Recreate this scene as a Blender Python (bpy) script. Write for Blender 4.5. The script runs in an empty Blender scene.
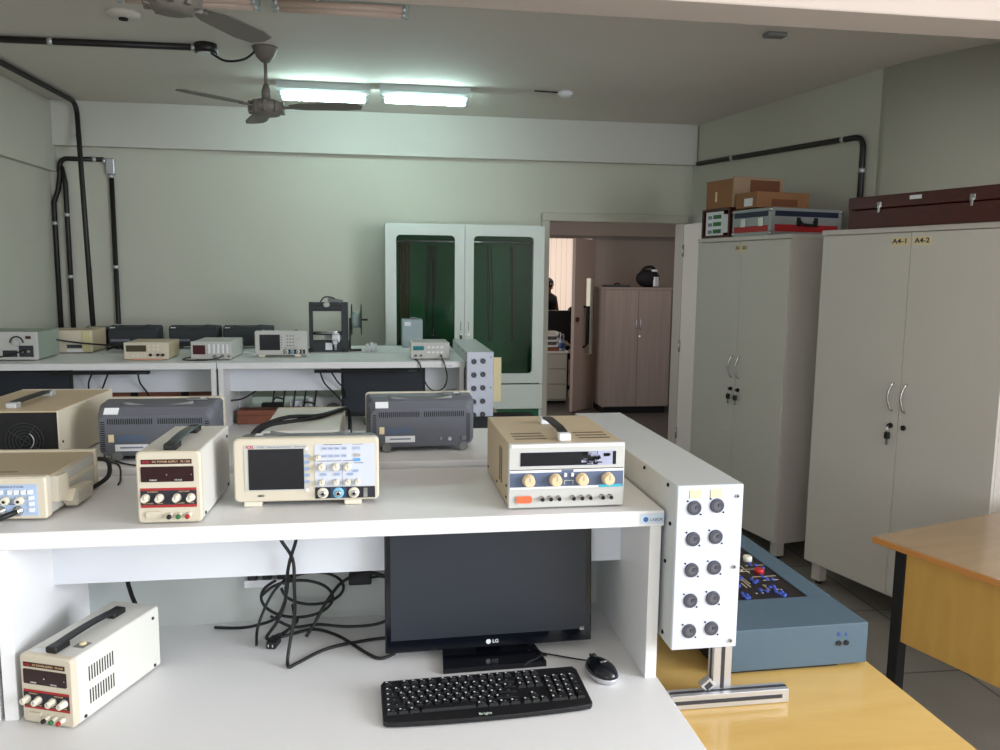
import bpy, bmesh, math, random
from mathutils import Vector, Matrix, Quaternion
random.seed(7)
S = bpy.context.scene
COL = S.collection
R = math.radians
PI = math.pi

# ------------------------------------------------------------------ materials
def lin(c):
    c = c / 255.0
    return c / 12.92 if c <= 0.04045 else ((c + 0.055) / 1.055) ** 2.4

MATS = {}
def mat(name, rgb, rough=.5, metal=0., var=.04, scale=12., bump=0., spec=.5, coat=0., emis=None, es=0., trans=0., ior=1.45, alpha=1., stretch=None):
    if name in MATS: return MATS[name]
    m = bpy.data.materials.new(name); m.use_nodes = True
    nt = m.node_tree; b = nt.nodes['Principled BSDF']
    col = (lin(rgb[0]), lin(rgb[1]), lin(rgb[2]), 1)
    b.inputs['Roughness'].default_value = rough
    b.inputs['Metallic'].default_value = metal
    b.inputs['Specular IOR Level'].default_value = spec
    b.inputs['Coat Weight'].default_value = coat
    b.inputs['IOR'].default_value = ior
    b.inputs['Transmission Weight'].default_value = trans
    b.inputs['Alpha'].default_value = alpha
    tc = nt.nodes.new('ShaderNodeTexCoord'); mp = nt.nodes.new('ShaderNodeMapping')
    nt.links.new(tc.outputs['Object'], mp.inputs[0])
    if stretch: mp.inputs['Scale'].default_value = stretch
    n = nt.nodes.new('ShaderNodeTexNoise'); n.inputs['Scale'].default_value = scale; n.inputs['Detail'].default_value = 4
    nt.links.new(mp.outputs[0], n.inputs['Vector'])
    if var > 0:
        r = nt.nodes.new('ShaderNodeMix'); r.data_type = 'RGBA'
        r.inputs[6].default_value = tuple(x * (1 - var) for x in col[:3]) + (1,)
        r.inputs[7].default_value = tuple(min(1, x * (1 + var)) for x in col[:3]) + (1,)
        nt.links.new(n.outputs[0], r.inputs[0]); nt.links.new(r.outputs[2], b.inputs['Base Color'])
    else:
        b.inputs['Base Color'].default_value = col
    if bump > 0:
        bp = nt.nodes.new('ShaderNodeBump'); bp.inputs['Strength'].default_value = bump; bp.inputs['Distance'].default_value = .002
        nt.links.new(n.outputs[0], bp.inputs['Height']); nt.links.new(bp.outputs[0], b.inputs['Normal'])
    if emis:
        b.inputs['Emission Color'].default_value = (lin(emis[0]), lin(emis[1]), lin(emis[2]), 1)
        b.inputs['Emission Strength'].default_value = es
    MATS[name] = m
    return m

def tile_mat(name, c1, c2, mortar, size, gap):
    m = bpy.data.materials.new(name); m.use_nodes = True
    nt = m.node_tree; b = nt.nodes['Principled BSDF']; b.inputs['Roughness'].default_value = .35
    tc = nt.nodes.new('ShaderNodeTexCoord'); mp = nt.nodes.new('ShaderNodeMapping')
    mp.inputs['Rotation'].default_value = (0, 0, R(1)); mp.inputs['Location'].default_value = (.07, .12, 0)
    nt.links.new(tc.outputs['Object'], mp.inputs[0])
    br = nt.nodes.new('ShaderNodeTexBrick'); br.offset = 0; br.squash = 1
    br.inputs['Scale'].default_value = 1; br.inputs['Brick Width'].default_value = size; br.inputs['Row Height'].default_value = size
    br.inputs['Mortar Size'].default_value = gap; br.inputs['Mortar Smooth'].default_value = .2
    for i, c in ((1, c1), (2, c2), (3, mortar)): br.inputs[i].default_value = (lin(c[0]), lin(c[1]), lin(c[2]), 1)
    nt.links.new(mp.outputs[0], br.inputs[0])
    n = nt.nodes.new('ShaderNodeTexNoise'); n.inputs['Scale'].default_value = 5; n.inputs['Detail'].default_value = 6
    nt.links.new(tc.outputs['Object'], n.inputs['Vector'])
    mx = nt.nodes.new('ShaderNodeMix'); mx.data_type = 'RGBA'; mx.blend_type = 'MULTIPLY'; mx.inputs[0].default_value = .25
    nt.links.new(br.outputs[0], mx.inputs[6]); nt.links.new(n.outputs[0], mx.inputs[7]); nt.links.new(mx.outputs[2], b.inputs['Base Color'])
    bp = nt.nodes.new('ShaderNodeBump'); bp.inputs['Strength'].default_value = .3; bp.invert = True
    nt.links.new(br.outputs[1], bp.inputs['Height']); nt.links.new(bp.outputs[0], b.inputs['Normal'])
    return m

def wood_mat(name, c1, c2, scale=(3, 30, 30), rough=.35, coat=0.):
    m = bpy.data.materials.new(name); m.use_nodes = True
    nt = m.node_tree; b = nt.nodes['Principled BSDF']; b.inputs['Roughness'].default_value = rough; b.inputs['Coat Weight'].default_value = coat
    tc = nt.nodes.new('ShaderNodeTexCoord'); mp = nt.nodes.new('ShaderNodeMapping'); mp.inputs['Scale'].default_value = scale
    n = nt.nodes.new('ShaderNodeTexNoise'); n.inputs['Scale'].default_value = 1; n.inputs['Detail'].default_value = 8; n.inputs['Distortion'].default_value = .6
    cr = nt.nodes.new('ShaderNodeValToRGB')
    cr.color_ramp.elements[0].position = .3; cr.color_ramp.elements[1].position = .7
    cr.color_ramp.elements[0].color = (lin(c1[0]), lin(c1[1]), lin(c1[2]), 1); cr.color_ramp.elements[1].color = (lin(c2[0]), lin(c2[1]), lin(c2[2]), 1)
    nt.links.new(tc.outputs['Object'], mp.inputs[0]); nt.links.new(mp.outputs[0], n.inputs['Vector'])
    nt.links.new(n.outputs[0], cr.inputs[0]); nt.links.new(cr.outputs[0], b.inputs['Base Color'])
    return m

WALL = mat('wall_paint', (198, 196, 183), .75, var=.03, scale=3, bump=.15)
CEIL = mat('ceiling_paint', (216, 208, 200), .8, var=.04, scale=2, bump=.15)
BEAM = mat('beam_paint', (205, 203, 196), .75, var=.03, scale=2, bump=.1)
BEAMW = mat('near_beam_paint', (208, 193, 182), .75, var=.02, scale=2, bump=.1)
FLOOR = tile_mat('floor_tiles', (162, 155, 146), (156, 150, 141), (104, 98, 92), .60, .006)
WHITE = mat('white_laminate', (233, 232, 232), .42, var=.015, scale=6)
WEDGE = mat('white_edge_band', (232, 228, 222), .5, var=.01, scale=6)
PANELW = mat('white_panel_laminate', (222, 224, 230), .5, var=.01, scale=6)
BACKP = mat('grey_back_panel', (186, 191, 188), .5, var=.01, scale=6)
CABW = mat('cabinet_laminate', (214, 208, 200), .55, var=.02, scale=4, bump=.05)
CABS = mat('cabinet_side_laminate', (214, 206, 199), .55, var=.02, scale=4)
YEL = wood_mat('yellow_laminate', (206, 168, 96), (216, 180, 110), (3, 14, 14), .25, .2)
YEL2 = wood_mat('yellow_panel', (200, 154, 70), (210, 166, 82), (4, 22, 4), .45)
TAN = wood_mat('tan_laminate', (152, 124, 90), (160, 132, 98), (3, 14, 14), .25, .2)
OEDGE = mat('orange_edge', (196, 132, 66), .4, var=.05)
WOODP = wood_mat('grey_wood', (150, 132, 122), (162, 144, 134), (26, 26, 1.5), .5)
WOODR = wood_mat('red_brown_wood', (118, 68, 50), (140, 84, 62), (4, 30, 30), .5)
BROWN = wood_mat('dark_red_case', (70, 26, 20), (82, 32, 24), (2, 20, 20), .45)
BLACK = mat('black_plastic', (24, 24, 26), .42, var=.05, scale=30)
BLACKM = mat('black_matt', (20, 20, 21), .75, var=.05, scale=30)
RUBBER = mat('black_cable_rubber', (22, 22, 24), .5, var=0)
PIPE = mat('black_conduit', (30, 26, 25), .45, var=.05)
GLOSSB = mat('glossy_black', (14, 16, 24), .12, var=0, spec=.6)
SCREENM = mat('monitor_screen', (34, 39, 49), .42, var=0, spec=.6)
SCR = mat('dark_lcd', (30, 30, 34), .25, var=0)
CREAM = mat('cream_plastic', (212, 202, 182), .45, var=.02, scale=10)
CREAMD = mat('beige_metal', (196, 178, 148), .5, var=.03, scale=8)
CREAMT = mat('beige_top_metal', (178, 163, 136), .5, var=.03, scale=8)
OFFW = mat('offwhite_metal', (216, 214, 206), .45, var=.02, scale=8)
FRGREY = mat('grey_bezel', (196, 195, 190), .45, var=.02)
PANB = mat('light_blue_panel', (176, 194, 222), .45, var=.01)
PANL = mat('lavender_panel', (206, 210, 222), .45, var=.01)
BLUEG = mat('slate_band', (92, 104, 132), .45, var=.01)
CYAN = mat('cyan_patch', (70, 180, 205), .4, var=0)
ORANGE = mat('orange_switch', (240, 110, 70), .4, var=0)
RED = mat('red_plastic', (176, 34, 36), .4, var=0)
REDB = mat('red_band', (170, 44, 44), .45, var=0)
GREEN = mat('green_plastic', (50, 110, 60), .4, var=0)
MAROON = mat('maroon_display', (48, 22, 24), .2, var=0)
BANNER = mat('dark_banner', (60, 20, 14), .4, var=0)
GOLD = mat('pale_gold_print', (214, 184, 140), .5, var=0)
KNOBW = mat('ivory_knob', (225, 218, 200), .4, var=0)
KNOBT = mat('tan_knob', (226, 200, 160), .4, var=0)
LABEL = mat('white_label', (232, 234, 238), .5, var=.01)
INK = mat('dark_ink', (40, 40, 50), .6, var=0)
INKG = mat('grey_ink', (130, 134, 150), .6, var=0)
INKW = mat('white_ink', (225, 225, 225), .5, var=0)
REDINK = mat('red_ink', (190, 30, 50), .5, var=0)
BLUEINK = mat('blue_ink', (60, 110, 170), .5, var=0)
GREYP = mat('grey_plastic', (96, 98, 106), .5, var=.03, scale=20)
GREYPD = mat('charcoal_plastic', (50, 54, 58), .55, var=.03, scale=20)
GREYF = mat('grey_rubber_foot', (120, 122, 120), .6, var=.02)
SLOT = mat('vent_slot_black', (18, 18, 20), .8, var=0)
CHROME = mat('chrome', (200, 200, 200), .2, metal=1, var=0)
ALU = mat('brushed_aluminium', (205, 206, 210), .35, metal=.7, var=.02, scale=30)
ALUD = mat('profile_groove', (52, 52, 58), .5, var=0)
XLRBOX = mat('painted_box_face', (206, 211, 226), .4, var=.01)
XLRSIDE = mat('painted_box_side', (200, 203, 203), .4, var=.01)
XLRM = mat('socket_grey', (74, 74, 84), .4, var=0)
TRAIN = mat('trainer_slate_blue', (78, 97, 110), .5, var=.03, scale=14, bump=.1)
TAPE = mat('masking_tape', (232, 214, 172), .6, var=.03)
FANM = mat('fan_grey_paint', (112, 106, 98), .5, var=.03)
FIXT = mat('fixture_housing', (178, 186, 184), .45, var=.02)
TUBEOFF = mat('unlit_tube', (216, 190, 176), .35, var=0)
TUBEON = mat('lit_tube', (240, 255, 255), .3, var=0, emis=(216, 255, 250), es=22)
CARD = mat('cardboard', (150, 106, 72), .8, var=.06, scale=9)
CARDD = mat('cardboard_dark', (120, 76, 50), .8, var=.06, scale=9)
CARDL = mat('cardboard_pale', (168, 142, 116), .8, var=.05, scale=9)
GREENB = mat('green_cabinet_back', (6, 96, 50), .6, var=.06, scale=4)
GLASS = mat('door_glass', (225, 240, 235), .02, trans=1., var=0, ior=1.22)
STEELW = mat('white_painted_steel', (214, 220, 214), .4, var=.015)
FRAMEW = mat('door_frame_paint', (190, 186, 172), .5, var=.02)
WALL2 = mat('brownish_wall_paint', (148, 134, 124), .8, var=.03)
FLOOR2 = mat('dark_floor', (86, 80, 74), .4, var=.05)
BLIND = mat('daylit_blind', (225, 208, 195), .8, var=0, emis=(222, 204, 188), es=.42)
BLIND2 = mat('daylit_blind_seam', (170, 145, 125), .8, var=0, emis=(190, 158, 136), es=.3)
SKIN = mat('skin', (190, 130, 105), .6, var=.02)
HAIR = mat('dark_hair', (34, 20, 18), .7, var=.1, scale=60)
TOPB = mat('black_cloth', (24, 22, 24), .9, var=.05)
PINKC = mat('pink_cloth', (190, 120, 104), .9, var=.05)
BOTTLE = mat('clear_bottle', (190, 205, 220), .2, var=0)
BOTB = mat('blue_bottle_label', (80, 110, 160), .5, var=0)
SILVER = mat('flight_case_silver', (160, 164, 166), .4, metal=.3, var=.03)
NAVY = mat('navy_band', (24, 34, 60), .5, var=.02)
PCB = mat('trainer_panel_black', (34, 28, 28), .45, var=.2, scale=9)
TRACE = mat('printed_trace', (190, 176, 150), .6, var=0)
BLUEK = mat('blue_component', (48, 72, 158), .4, var=0)
TEAL = mat('teal_lcd', (30, 120, 128), .3, var=0)
REDLCD = mat('dark_red_lcd', (70, 20, 26), .3, var=0)
OLIVE = mat('olive_lcd', (70, 66, 44), .3, var=0)
FILM = mat('peeling_film', (170, 172, 196), .5, var=.1, scale=60)
ORB = mat('spool_black', (28, 28, 32), .5, var=0)
CLEARW = mat('white_filament', (176, 192, 186), .6, var=.02)
GLASSR = mat('tinted_film_handle', (40, 60, 66), .25, var=0)

# ------------------------------------------------------------------ mesh builder
class MB:
    def __init__(s): s.bm = bmesh.new(); s.mats = []
    def mi(s, m):
        if m not in s.mats: s.mats.append(m)
        return s.mats.index(m)
    def _fin(s, faces, m, smooth=False):
        i = s.mi(m)
        for f in faces: f.material_index = i; f.smooth = smooth
    def box(s, x0, x1, y0, y1, z0, z1, m, bev=0., seg=2, M=None):
        r = bmesh.ops.create_cube(s.bm, size=1)
        vs = r['verts']
        for v in vs:
            v.co = Vector(((x0 + x1) / 2 + v.co.x * (x1 - x0), (y0 + y1) / 2 + v.co.y * (y1 - y0), (z0 + z1) / 2 + v.co.z * (z1 - z0)))
        fs = set(f for v in vs for f in v.link_faces)
        if bev > 0:
            es = list(set(e for f in fs for e in f.edges))
            r2 = bmesh.ops.bevel(s.bm, geom=es, offset=bev, segments=seg, affect='EDGES', profile=.5)
            fs = set(r2['faces']) | set(f for f in fs if f.is_valid)
            vs = list(set(v for f in fs for v in f.verts))
        if M is not None:
            for v in vs: v.co = M @ v.co
        s._fin(fs, m, bev > 0 and seg > 1 and False)
        return s
    def prism(s, pts, a0, a1, m, axis='y', M=None, m2=None):
        # pts: 2D outline; axis y: (x,z); z: (x,y); x: (y,z)
        def P(p, a):
            if axis == 'y': return Vector((p[0], a, p[1]))
            if axis == 'z': return Vector((p[0], p[1], a))
            return Vector((a, p[0], p[1]))
        A = [s.bm.verts.new(P(p, a0)) for p in pts]; B = [s.bm.verts.new(P(p, a1)) for p in pts]
        fs = [s.bm.faces.new(A), s.bm.faces.new(B[::-1])]
        n = len(pts)
        for i in range(n):
            fs.append(s.bm.faces.new((A[i], B[i], B[(i + 1) % n], A[(i + 1) % n])))
        if M is not None:
            for v in A + B: v.co = M @ v.co
        bmesh.ops.recalc_face_normals(s.bm, faces=fs)
        s._fin(fs, m)
        if m2: s._fin(fs[:1], m2)
        return s
    def rprism(s, x0, x1, z0, z1, r, a0, a1, m, axis='y', M=None, n=5):
        return s.prism(rrect(x0, x1, z0, z1, r, n), a0, a1, m, axis, M)
    def loft(s, rings, m, cap=True, smooth=False, closed=False):
        rr = [[s.bm.verts.new(Vector(p)) for p in r] for r in rings]
        fs = []
        n = len(rr[0])
        L = len(rr)
        for k in range(L - 1 + (1 if closed else 0)):
            a, b = rr[k], rr[(k + 1) % L]
            for i in range(n): fs.append(s.bm.faces.new((a[i], a[(i + 1) % n], b[(i + 1) % n], b[i])))
        s._fin(fs, m, smooth)
        if cap and not closed:
            c = [s.bm.faces.new(rr[0][::-1]), s.bm.faces.new(rr[-1])]; s._fin(c, m); fs += c
        bmesh.ops.recalc_face_normals(s.bm, faces=fs)
        return s
    def cyl(s, p0, p1, r0, m, r1=None, n=20, smooth=True):
        p0, p1 = Vector(p0), Vector(p1); r1 = r0 if r1 is None else r1
        d = (p1 - p0).normalized(); q = d.to_track_quat('Z', 'Y')
        def ring(p, r): return [p + q @ Vector((r * math.cos(2 * PI * i / n), r * math.sin(2 * PI * i / n), 0)) for i in range(n)]
        return s.loft([ring(p0, r0), ring(p1, r1)], m, True, smooth)
    def lathe(s, prof, c, axis, m, n=24, smooth=True):
        # prof list of (r, h) along axis from c
        c = Vector(c); d = Vector(axis).normalized(); q = d.to_track_quat('Z', 'Y')
        rings = [[c + d * h + q @ Vector((max(r, 1e-4) * math.cos(2 * PI * i / n), max(r, 1e-4) * math.sin(2 * PI * i / n), 0)) for i in range(n)] for r, h in prof]
        return s.loft(rings, m, True, smooth)
    def tube(s, pts, r, m, n=8, sub=6, straight=False):
        P = [Vector(p) for p in pts]
        if not straight and len(P) > 2:
            Q = []
            for i in range(len(P) - 1):
                a = P[max(i - 1, 0)]; b = P[i]; c = P[i + 1]; d = P[min(i + 2, len(P) - 1)]
                for k in range(sub):
                    t = k / sub
                    Q.append(.5 * ((2 * b) + (c - a) * t + (2 * a - 5 * b + 4 * c - d) * t * t + (-a + 3 * b - 3 * c + d) * t ** 3))
            Q.append(P[-1]); P = Q
        rings = []; up = None
        for i, p in enumerate(P):
            d = (P[min(i + 1, len(P) - 1)] - P[max(i - 1, 0)]).normalized()
            if up is None:
                up = d.orthogonal().normalized()
            up = (up - d * up.dot(d)).normalized(); w = d.cross(up)
            rings.append([p + (up * math.cos(2 * PI * k / n) + w * math.sin(2 * PI * k / n)) * r for k in range(n)])
        return s.loft(rings, m, True, True)
    def sphere(s, c, r, m, sx=1, sy=1, sz=1, n=16):
        q = bmesh.ops.create_uvsphere(s.bm, u_segments=n, v_segments=n // 2, radius=r)
        for v in q['verts']: v.co = Vector((c[0] + v.co.x * sx, c[1] + v.co.y * sy, c[2] + v.co.z * sz))
        s._fin(set(f for v in q['verts'] for f in v.link_faces), m, True)
        return s
    def obj(s, name, parent=None, loc=(0, 0, 0), rz=0.):
        me = bpy.data.meshes.new(name)
        s.bm.to_mesh(me); s.bm.free()
        for m in s.mats: me.materials.append(m)
        o = bpy.data.objects.new(name, me); COL.objects.link(o)
        o.location = loc; o.rotation_euler.z = rz
        if parent: o.parent = parent
        return o

def rrect(x0, x1, z0, z1, r, n=5):
    P = []
    for cx, cz, a in ((x1 - r, z1 - r, 0), (x0 + r, z1 - r, 90), (x0 + r, z0 + r, 180), (x1 - r, z0 + r, 270)):
        for k in range(n + 1):
            t = R(a + 90 * k / n); P.append((cx + r * math.cos(t), cz + r * math.sin(t)))
    return P

def thing(name, label, cat, loc=(0, 0, 0), rz=0., group=None):
    o = bpy.data.objects.new(name, None); COL.objects.link(o); o.empty_display_size = .05
    o.location = loc; o.rotation_euler.z = rz
    o['label'] = label; o['category'] = cat
    if group: o['group'] = group
    return o
def tag(o, label, cat, group=None):
    o['label'] = label; o['category'] = cat
    if group: o['group'] = group
    return o
def struct(name, mb, loc=(0, 0, 0)):
    o = mb.obj(name, loc=loc); o['kind'] = 'structure'; return o
def kids(o): return [c for c in bpy.data.objects if c.parent == o]
def dup(root, loc, rz, label, group=None, parent=None):
    r = root.copy(); COL.objects.link(r)
    r.location = loc; r.rotation_euler.z = rz; r['label'] = label
    if group: r['group'] = group
    def rec(a, b):
        for ch in kids(a):
            c = ch.copy(); COL.objects.link(c); c.parent = b; rec(ch, c)
    rec(root, r)
    return r
def text(name, s, size, m, parent, loc, rot=(PI / 2, 0, 0), width=None, ext=.0003, bold=False):
    cu = bpy.data.curves.new('txt', 'FONT'); cu.body = s; cu.size = size; cu.extrude = ext; cu.align_x = 'CENTER'; cu.align_y = 'CENTER'
    if bold: cu.offset = size * .02
    t = bpy.data.objects.new('txt', cu); COL.objects.link(t)
    bpy.context.view_layer.update()
    me = bpy.data.meshes.new_from_object(t.evaluated_get(bpy.context.evaluated_depsgraph_get()))
    bpy.data.objects.remove(t)
    if width:
        xs = [v.co.x for v in me.vertices]; w = max(xs) - min(xs)
        for v in me.vertices: v.co.x *= width / w
    me.materials.clear(); me.materials.append(m)
    o = bpy.data.objects.new(name, me); COL.objects.link(o); o.parent = parent
    o.location = loc; o.rotation_euler = rot
    return o

# ------------------------------------------------------------------ camera
cam_d = bpy.data.cameras.new('camera'); cam = bpy.data.objects.new('camera', cam_d); COL.objects.link(cam)
F = 806.
def nrm(v): return Vector(v).normalized()
Yc = nrm((378 - 500, 375 - 270, -F)); X0 = Vector((5500., 45., -F)); Xc = (X0 - Yc * X0.dot(Yc)).normalized(); Zc = Xc.cross(Yc)
Mw = Matrix((Xc, Yc, Zc))
cam.matrix_world = Matrix.Translation((0, 0, 1.62)) @ Mw.to_4x4()
cam_d.sensor_width = 36; cam_d.lens = F * 36 / 1000; cam_d.clip_start = .02
S.camera = cam

# ------------------------------------------------------------------ the room
CZ = 2.75
XL, YB = -2.25, 6.15
m = MB(); m.box(-2.4, 3.6, -2.7, YB + .001, -.1, 0, FLOOR); struct('floor', m)
m = MB(); m.box(-2.4, 3.6, -2.7, 6.3, CZ, CZ + .1, CEIL); struct('ceiling', m)
# back wall with the doorway
DX0, DX1, DZ = 1.29, 2.385, 2.018
m = MB()
m.box(-2.4, DX0, YB, YB + .15, 0, CZ, WALL); m.box(DX0, DX1, YB, YB + .15, DZ, CZ, WALL); m.box(DX1, 2.75, YB, YB + .15, 0, CZ, WALL)
struct('wall_back', m)
m = MB(); m.box(XL - .15, XL, -2.7, YB, 0, CZ, WALL); struct('wall_left', m)
m = MB(); m.box(XL, XL + .045, -2.6, YB, 2.275, CZ, WALL, bev=.003, seg=1); struct('trim_1', m)
m = MB(); m.box(XL + .045, 2.44, YB - .07, YB, 2.448, CZ, BEAM, bev=.003, seg=1); struct('trim_2', m)
m = MB(); m.box(XL + .045, 3.46, 2.49, 2.68, 2.45, CZ, BEAMW, bev=.004, seg=1); struct('trim_3', m)
# right wall follows a bent line in plan
m = MB(); m.prism([(2.413, 6.3), (2.76, 4.25), (2.90, 4.30), (2.56, 6.3)], 0, CZ, WALL, axis='z'); struct('wall_right', m)
c0, c1, c2 = Vector((2.76, 4.25)), Vector((2.84, 3.77)), Vector((3.45, 3.19))
arc = [(1 - t) ** 2 * c0 + 2 * t * (1 - t) * c1 + t * t * c2 for t in [k / 24 for k in range(25)]]
m = MB(); m.prism([tuple(v) for v in arc] + [(3.60, 3.25), (3.4, 3.9), (2.90, 4.30)], 0, CZ, WALL, axis='z')
for f in m.bm.faces: f.smooth = len(f.verts) == 4
struct('wall_right_bend', m)
# near part of the right wall, with a wide window beside the camera
wy0, wy1, wz0, wz1 = -2.3, .7, 1.05, 2.6
m = MB(); m.box(3.45, 3.6, -2.7, 3.2, 0, wz0, WALL); m.box(3.45, 3.6, -2.7, 3.2, wz1, CZ, WALL); m.box(3.45, 3.6, -2.7, wy0, wz0, wz1, WALL); m.box(3.45, 3.6, wy1, 3.2, wz0, wz1, WALL); struct('wall_right_near', m)
m = MB()
for k in range(4):
    y = wy0 + (wy1 - wy0 - .04) * k / 3; m.box(3.50, 3.55, y, y + .04, wz0, wz1, ALU)
for z in (wz0, wz1 - .04): m.box(3.50, 3.55, wy0, wy1, z, z + .04, ALU)
struct('window_1', m)
# wall behind the camera with a window to the left
m = MB(); wx0, wx1 = -2.1, -.1
yb0, yb1 = -2.7, -2.55
m.box(-2.4, 3.6, yb0, yb1, 0, .9, WALL); m.box(-2.4, 3.6, yb0, yb1, 2.35, CZ, WALL); m.box(-2.4, wx0, yb0, yb1, .9, 2.35, WALL); m.box(wx1, 3.6, yb0, yb1, .9, 2.35, WALL)
struct('wall_behind_camera', m)
m = MB()
for x in (wx0, (wx0 + wx1) / 2 - .02, wx1 - .04): m.box(x, x + .04, -2.65, -2.6, .9, 2.35, ALU)
for z in (.9, 2.31): m.box(wx0, wx1, -2.65, -2.6, z, z + .04, ALU)
struct('window_2', m)
# door casing and the leaf, opened flat towards us
m = MB()
m.box(DX0 - .05, DX0 + .012, YB - .02, YB + .16, 0, DZ + .045, FRAMEW, bev=.003, seg=1)
m.box(DX1 - .012, DX1 + .026, YB - .02, YB + .16, 0, DZ + .045, FRAMEW, bev=.003, seg=1)
m.box(DX0 - .05, DX1 + .026, YB - .025, YB + .16, DZ - .012, DZ + .05, FRAMEW, bev=.003, seg=1)
d1 = struct('door_1', m)
m = MB(); m.box(0, .035, -.93, 0, .01, DZ - .02, mat('leaf_paint', (232, 224, 216), .4, var=.01), bev=.002, seg=1)
lf = m.obj('door_leaf', d1, (2.372, YB - .03, 0), R(1.5))
m = MB()
for z in (.3, 1.0, 1.75): m.cyl((-.006, -.01, z), (-.006, -.01, z + .09), .007, CHROME, n=10)
m.obj('hinge', lf)
m = MB(); m.cyl((-.01, -.87, 1.0), (.0, -.87, 1.0), .024, CHROME, n=16); m.tube([(-.01, -.87, 1.0), (-.05, -.87, 1.0), (-.05, -.76, 1.0)], .008, CHROME, straight=True); m.obj('handle', lf)

# ---- rooms behind the doorway
m = MB(); m.box(-.5, 5.2, YB + .002, 13., -.1, 0, FLOOR2); struct('floor_next_room', m)
m = MB(); m.box(-.5, 5.2, YB + .15, 13., 2.6, 2.7, WALL2); struct('ceiling_next_room', m)
m = MB(); m.box(2.565, 4.6, 9.45, 9.6, 0, 2.6, WALL2); m.box(-.5, 2.565, 9.45, 9.6, 2.02, 2.6, WALL2); m.box(-.5, 1.5, 9.45, 9.6, 0, 2.02, WALL2); struct('wall_next_room_back', m)
m = MB(); m.box(4.6, 4.75, YB + .15, 13, 0, 2.6, WALL2); struct('wall_next_room_right', m)
m = MB(); m.box(-.5, -.35, YB + .15, 13, 0, 2.6, WALL2); struct('wall_next_room_left', m)
m = MB(); m.box(-.5, 5.2, 12.9, 13.05, 0, 2.6, WALL2); struct('wall_far_room_back', m)
m = MB(); m.box(-.3, 4.6, 9.32, 9.45, 2.045, 2.6, WALL2); struct('trim_4', m)
# blinds of the far window
m = MB()
for k in range(30):
    x = 1.6 + k * .085
    m.box(x, x + .078, 12.6, 12.62, .9, 2.3, BLIND); m.box(x + .078, x + .085, 12.605, 12.615, .9, 2.3, BLIND2)
m.box(1.58, 4.17, 12.58, 12.64, 2.3, 2.34, FRAMEW)
tag(m.obj('vertical_blind'), 'tall pale daylit vertical blinds seen through the doorway in the far room', 'blinds')
# narrow glazed door leaf
LEAF2 = mat('pinkish_leaf', (170, 150, 138), .5, var=.02)
t = thing('glazed_door', 'pinkish door leaf with narrow glass slit and long bar handle in the next room', 'door', (2.215, 9.0, 0), math.atan2(.30, .315))
L_ = .435
m = MB(); m.box(0, .25, 0, .04, .01, 2.0, LEAF2); m.box(.40, L_, 0, .04, .01, 2.0, LEAF2); m.box(.25, .40, 0, .04, .01, .66, LEAF2); m.box(.25, .40, 0, .04, 1.55, 2.0, LEAF2); m.obj('leaf', t)
m = MB(); m.box(.25, .40, .018, .022, .66, 1.55, GLASS); m.obj('glass_slit', t)
m = MB(); m.tube([(.20, -.005, .75), (.20, -.05, .78), (.20, -.05, 1.2), (.20, -.005, 1.23)], .012, BLACK, n=8, straight=True); m.obj('bar_handle', t)
m = MB(); m.cyl((.055, .0, 1.08), (.055, -.02, 1.08), .028, BROWN, n=16); m.obj('lock', t)
# wardrobe
t = thing('wardrobe', 'greyish pink wood two-door wardrobe standing in the room beyond the doorway', 'wardrobe', (2.54, 8.86, 0), 0)
m = MB(); m.box(0, .78, .02, .54, .08, 1.43, WOODP); m.box(.02, .76, .05, .5, 0, .08, BLACKM); m.box(-.01, .79, .0, .55, 1.43, 1.455, WOODP); m.obj('body', t)
for a, b, hx in ((.004, .388, .365), (.392, .776, .415)):
    m = MB(); m.box(a, b, 0, .02, .09, 1.425, WOODP, bev=.002, seg=1); d = m.obj('door', t)
    m = MB(); m.tube([(hx, 0, .98), (hx, -.02, .99), (hx, -.02, 1.08), (hx, 0, 1.09)], .005, ALU, straight=True); m.obj('handle', d)
m = MB(); m.cyl((.41, 0, .9), (.41, -.006, .9), .012, CHROME, n=12); m.obj('lock', t)
m = MB()
m.sphere((0, 0, .1), .14, BLACKM, 1, .8, .75, n=20)
m.tube([(-.1, 0, .12), (-.05, -.03, .22), (.06, -.02, .22), (.1, 0, .1)], .018, BLACKM)
o = m.obj('bag', None, (3.09, 9.05, 1.455)); tag(o, 'rounded black bag with pale patches on top of the wardrobe', 'bag')
m = MB(); m.box(-.03, .05, -.125, -.1, .01, .12, LABEL, bev=.004, seg=1, M=Matrix.Rotation(.6, 4, 'Z')); m.sphere((0.06, -.06, .19), .03, LABEL, 1.4, .8, .5, n=10); m.obj('patch', o)
m = MB(); m.box(-.13, .13, -.12, .12, 0, .025, GREYPD, bev=.005); m.tube([(-.05, -.1, .03), (0, -.05, .045), (.04, 0, .03)], .008, BLACKM); tag(m.obj('folder', None, (2.70, 9.0, 1.455)), 'flat dark folder lying on top of the wardrobe', 'folder')
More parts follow.
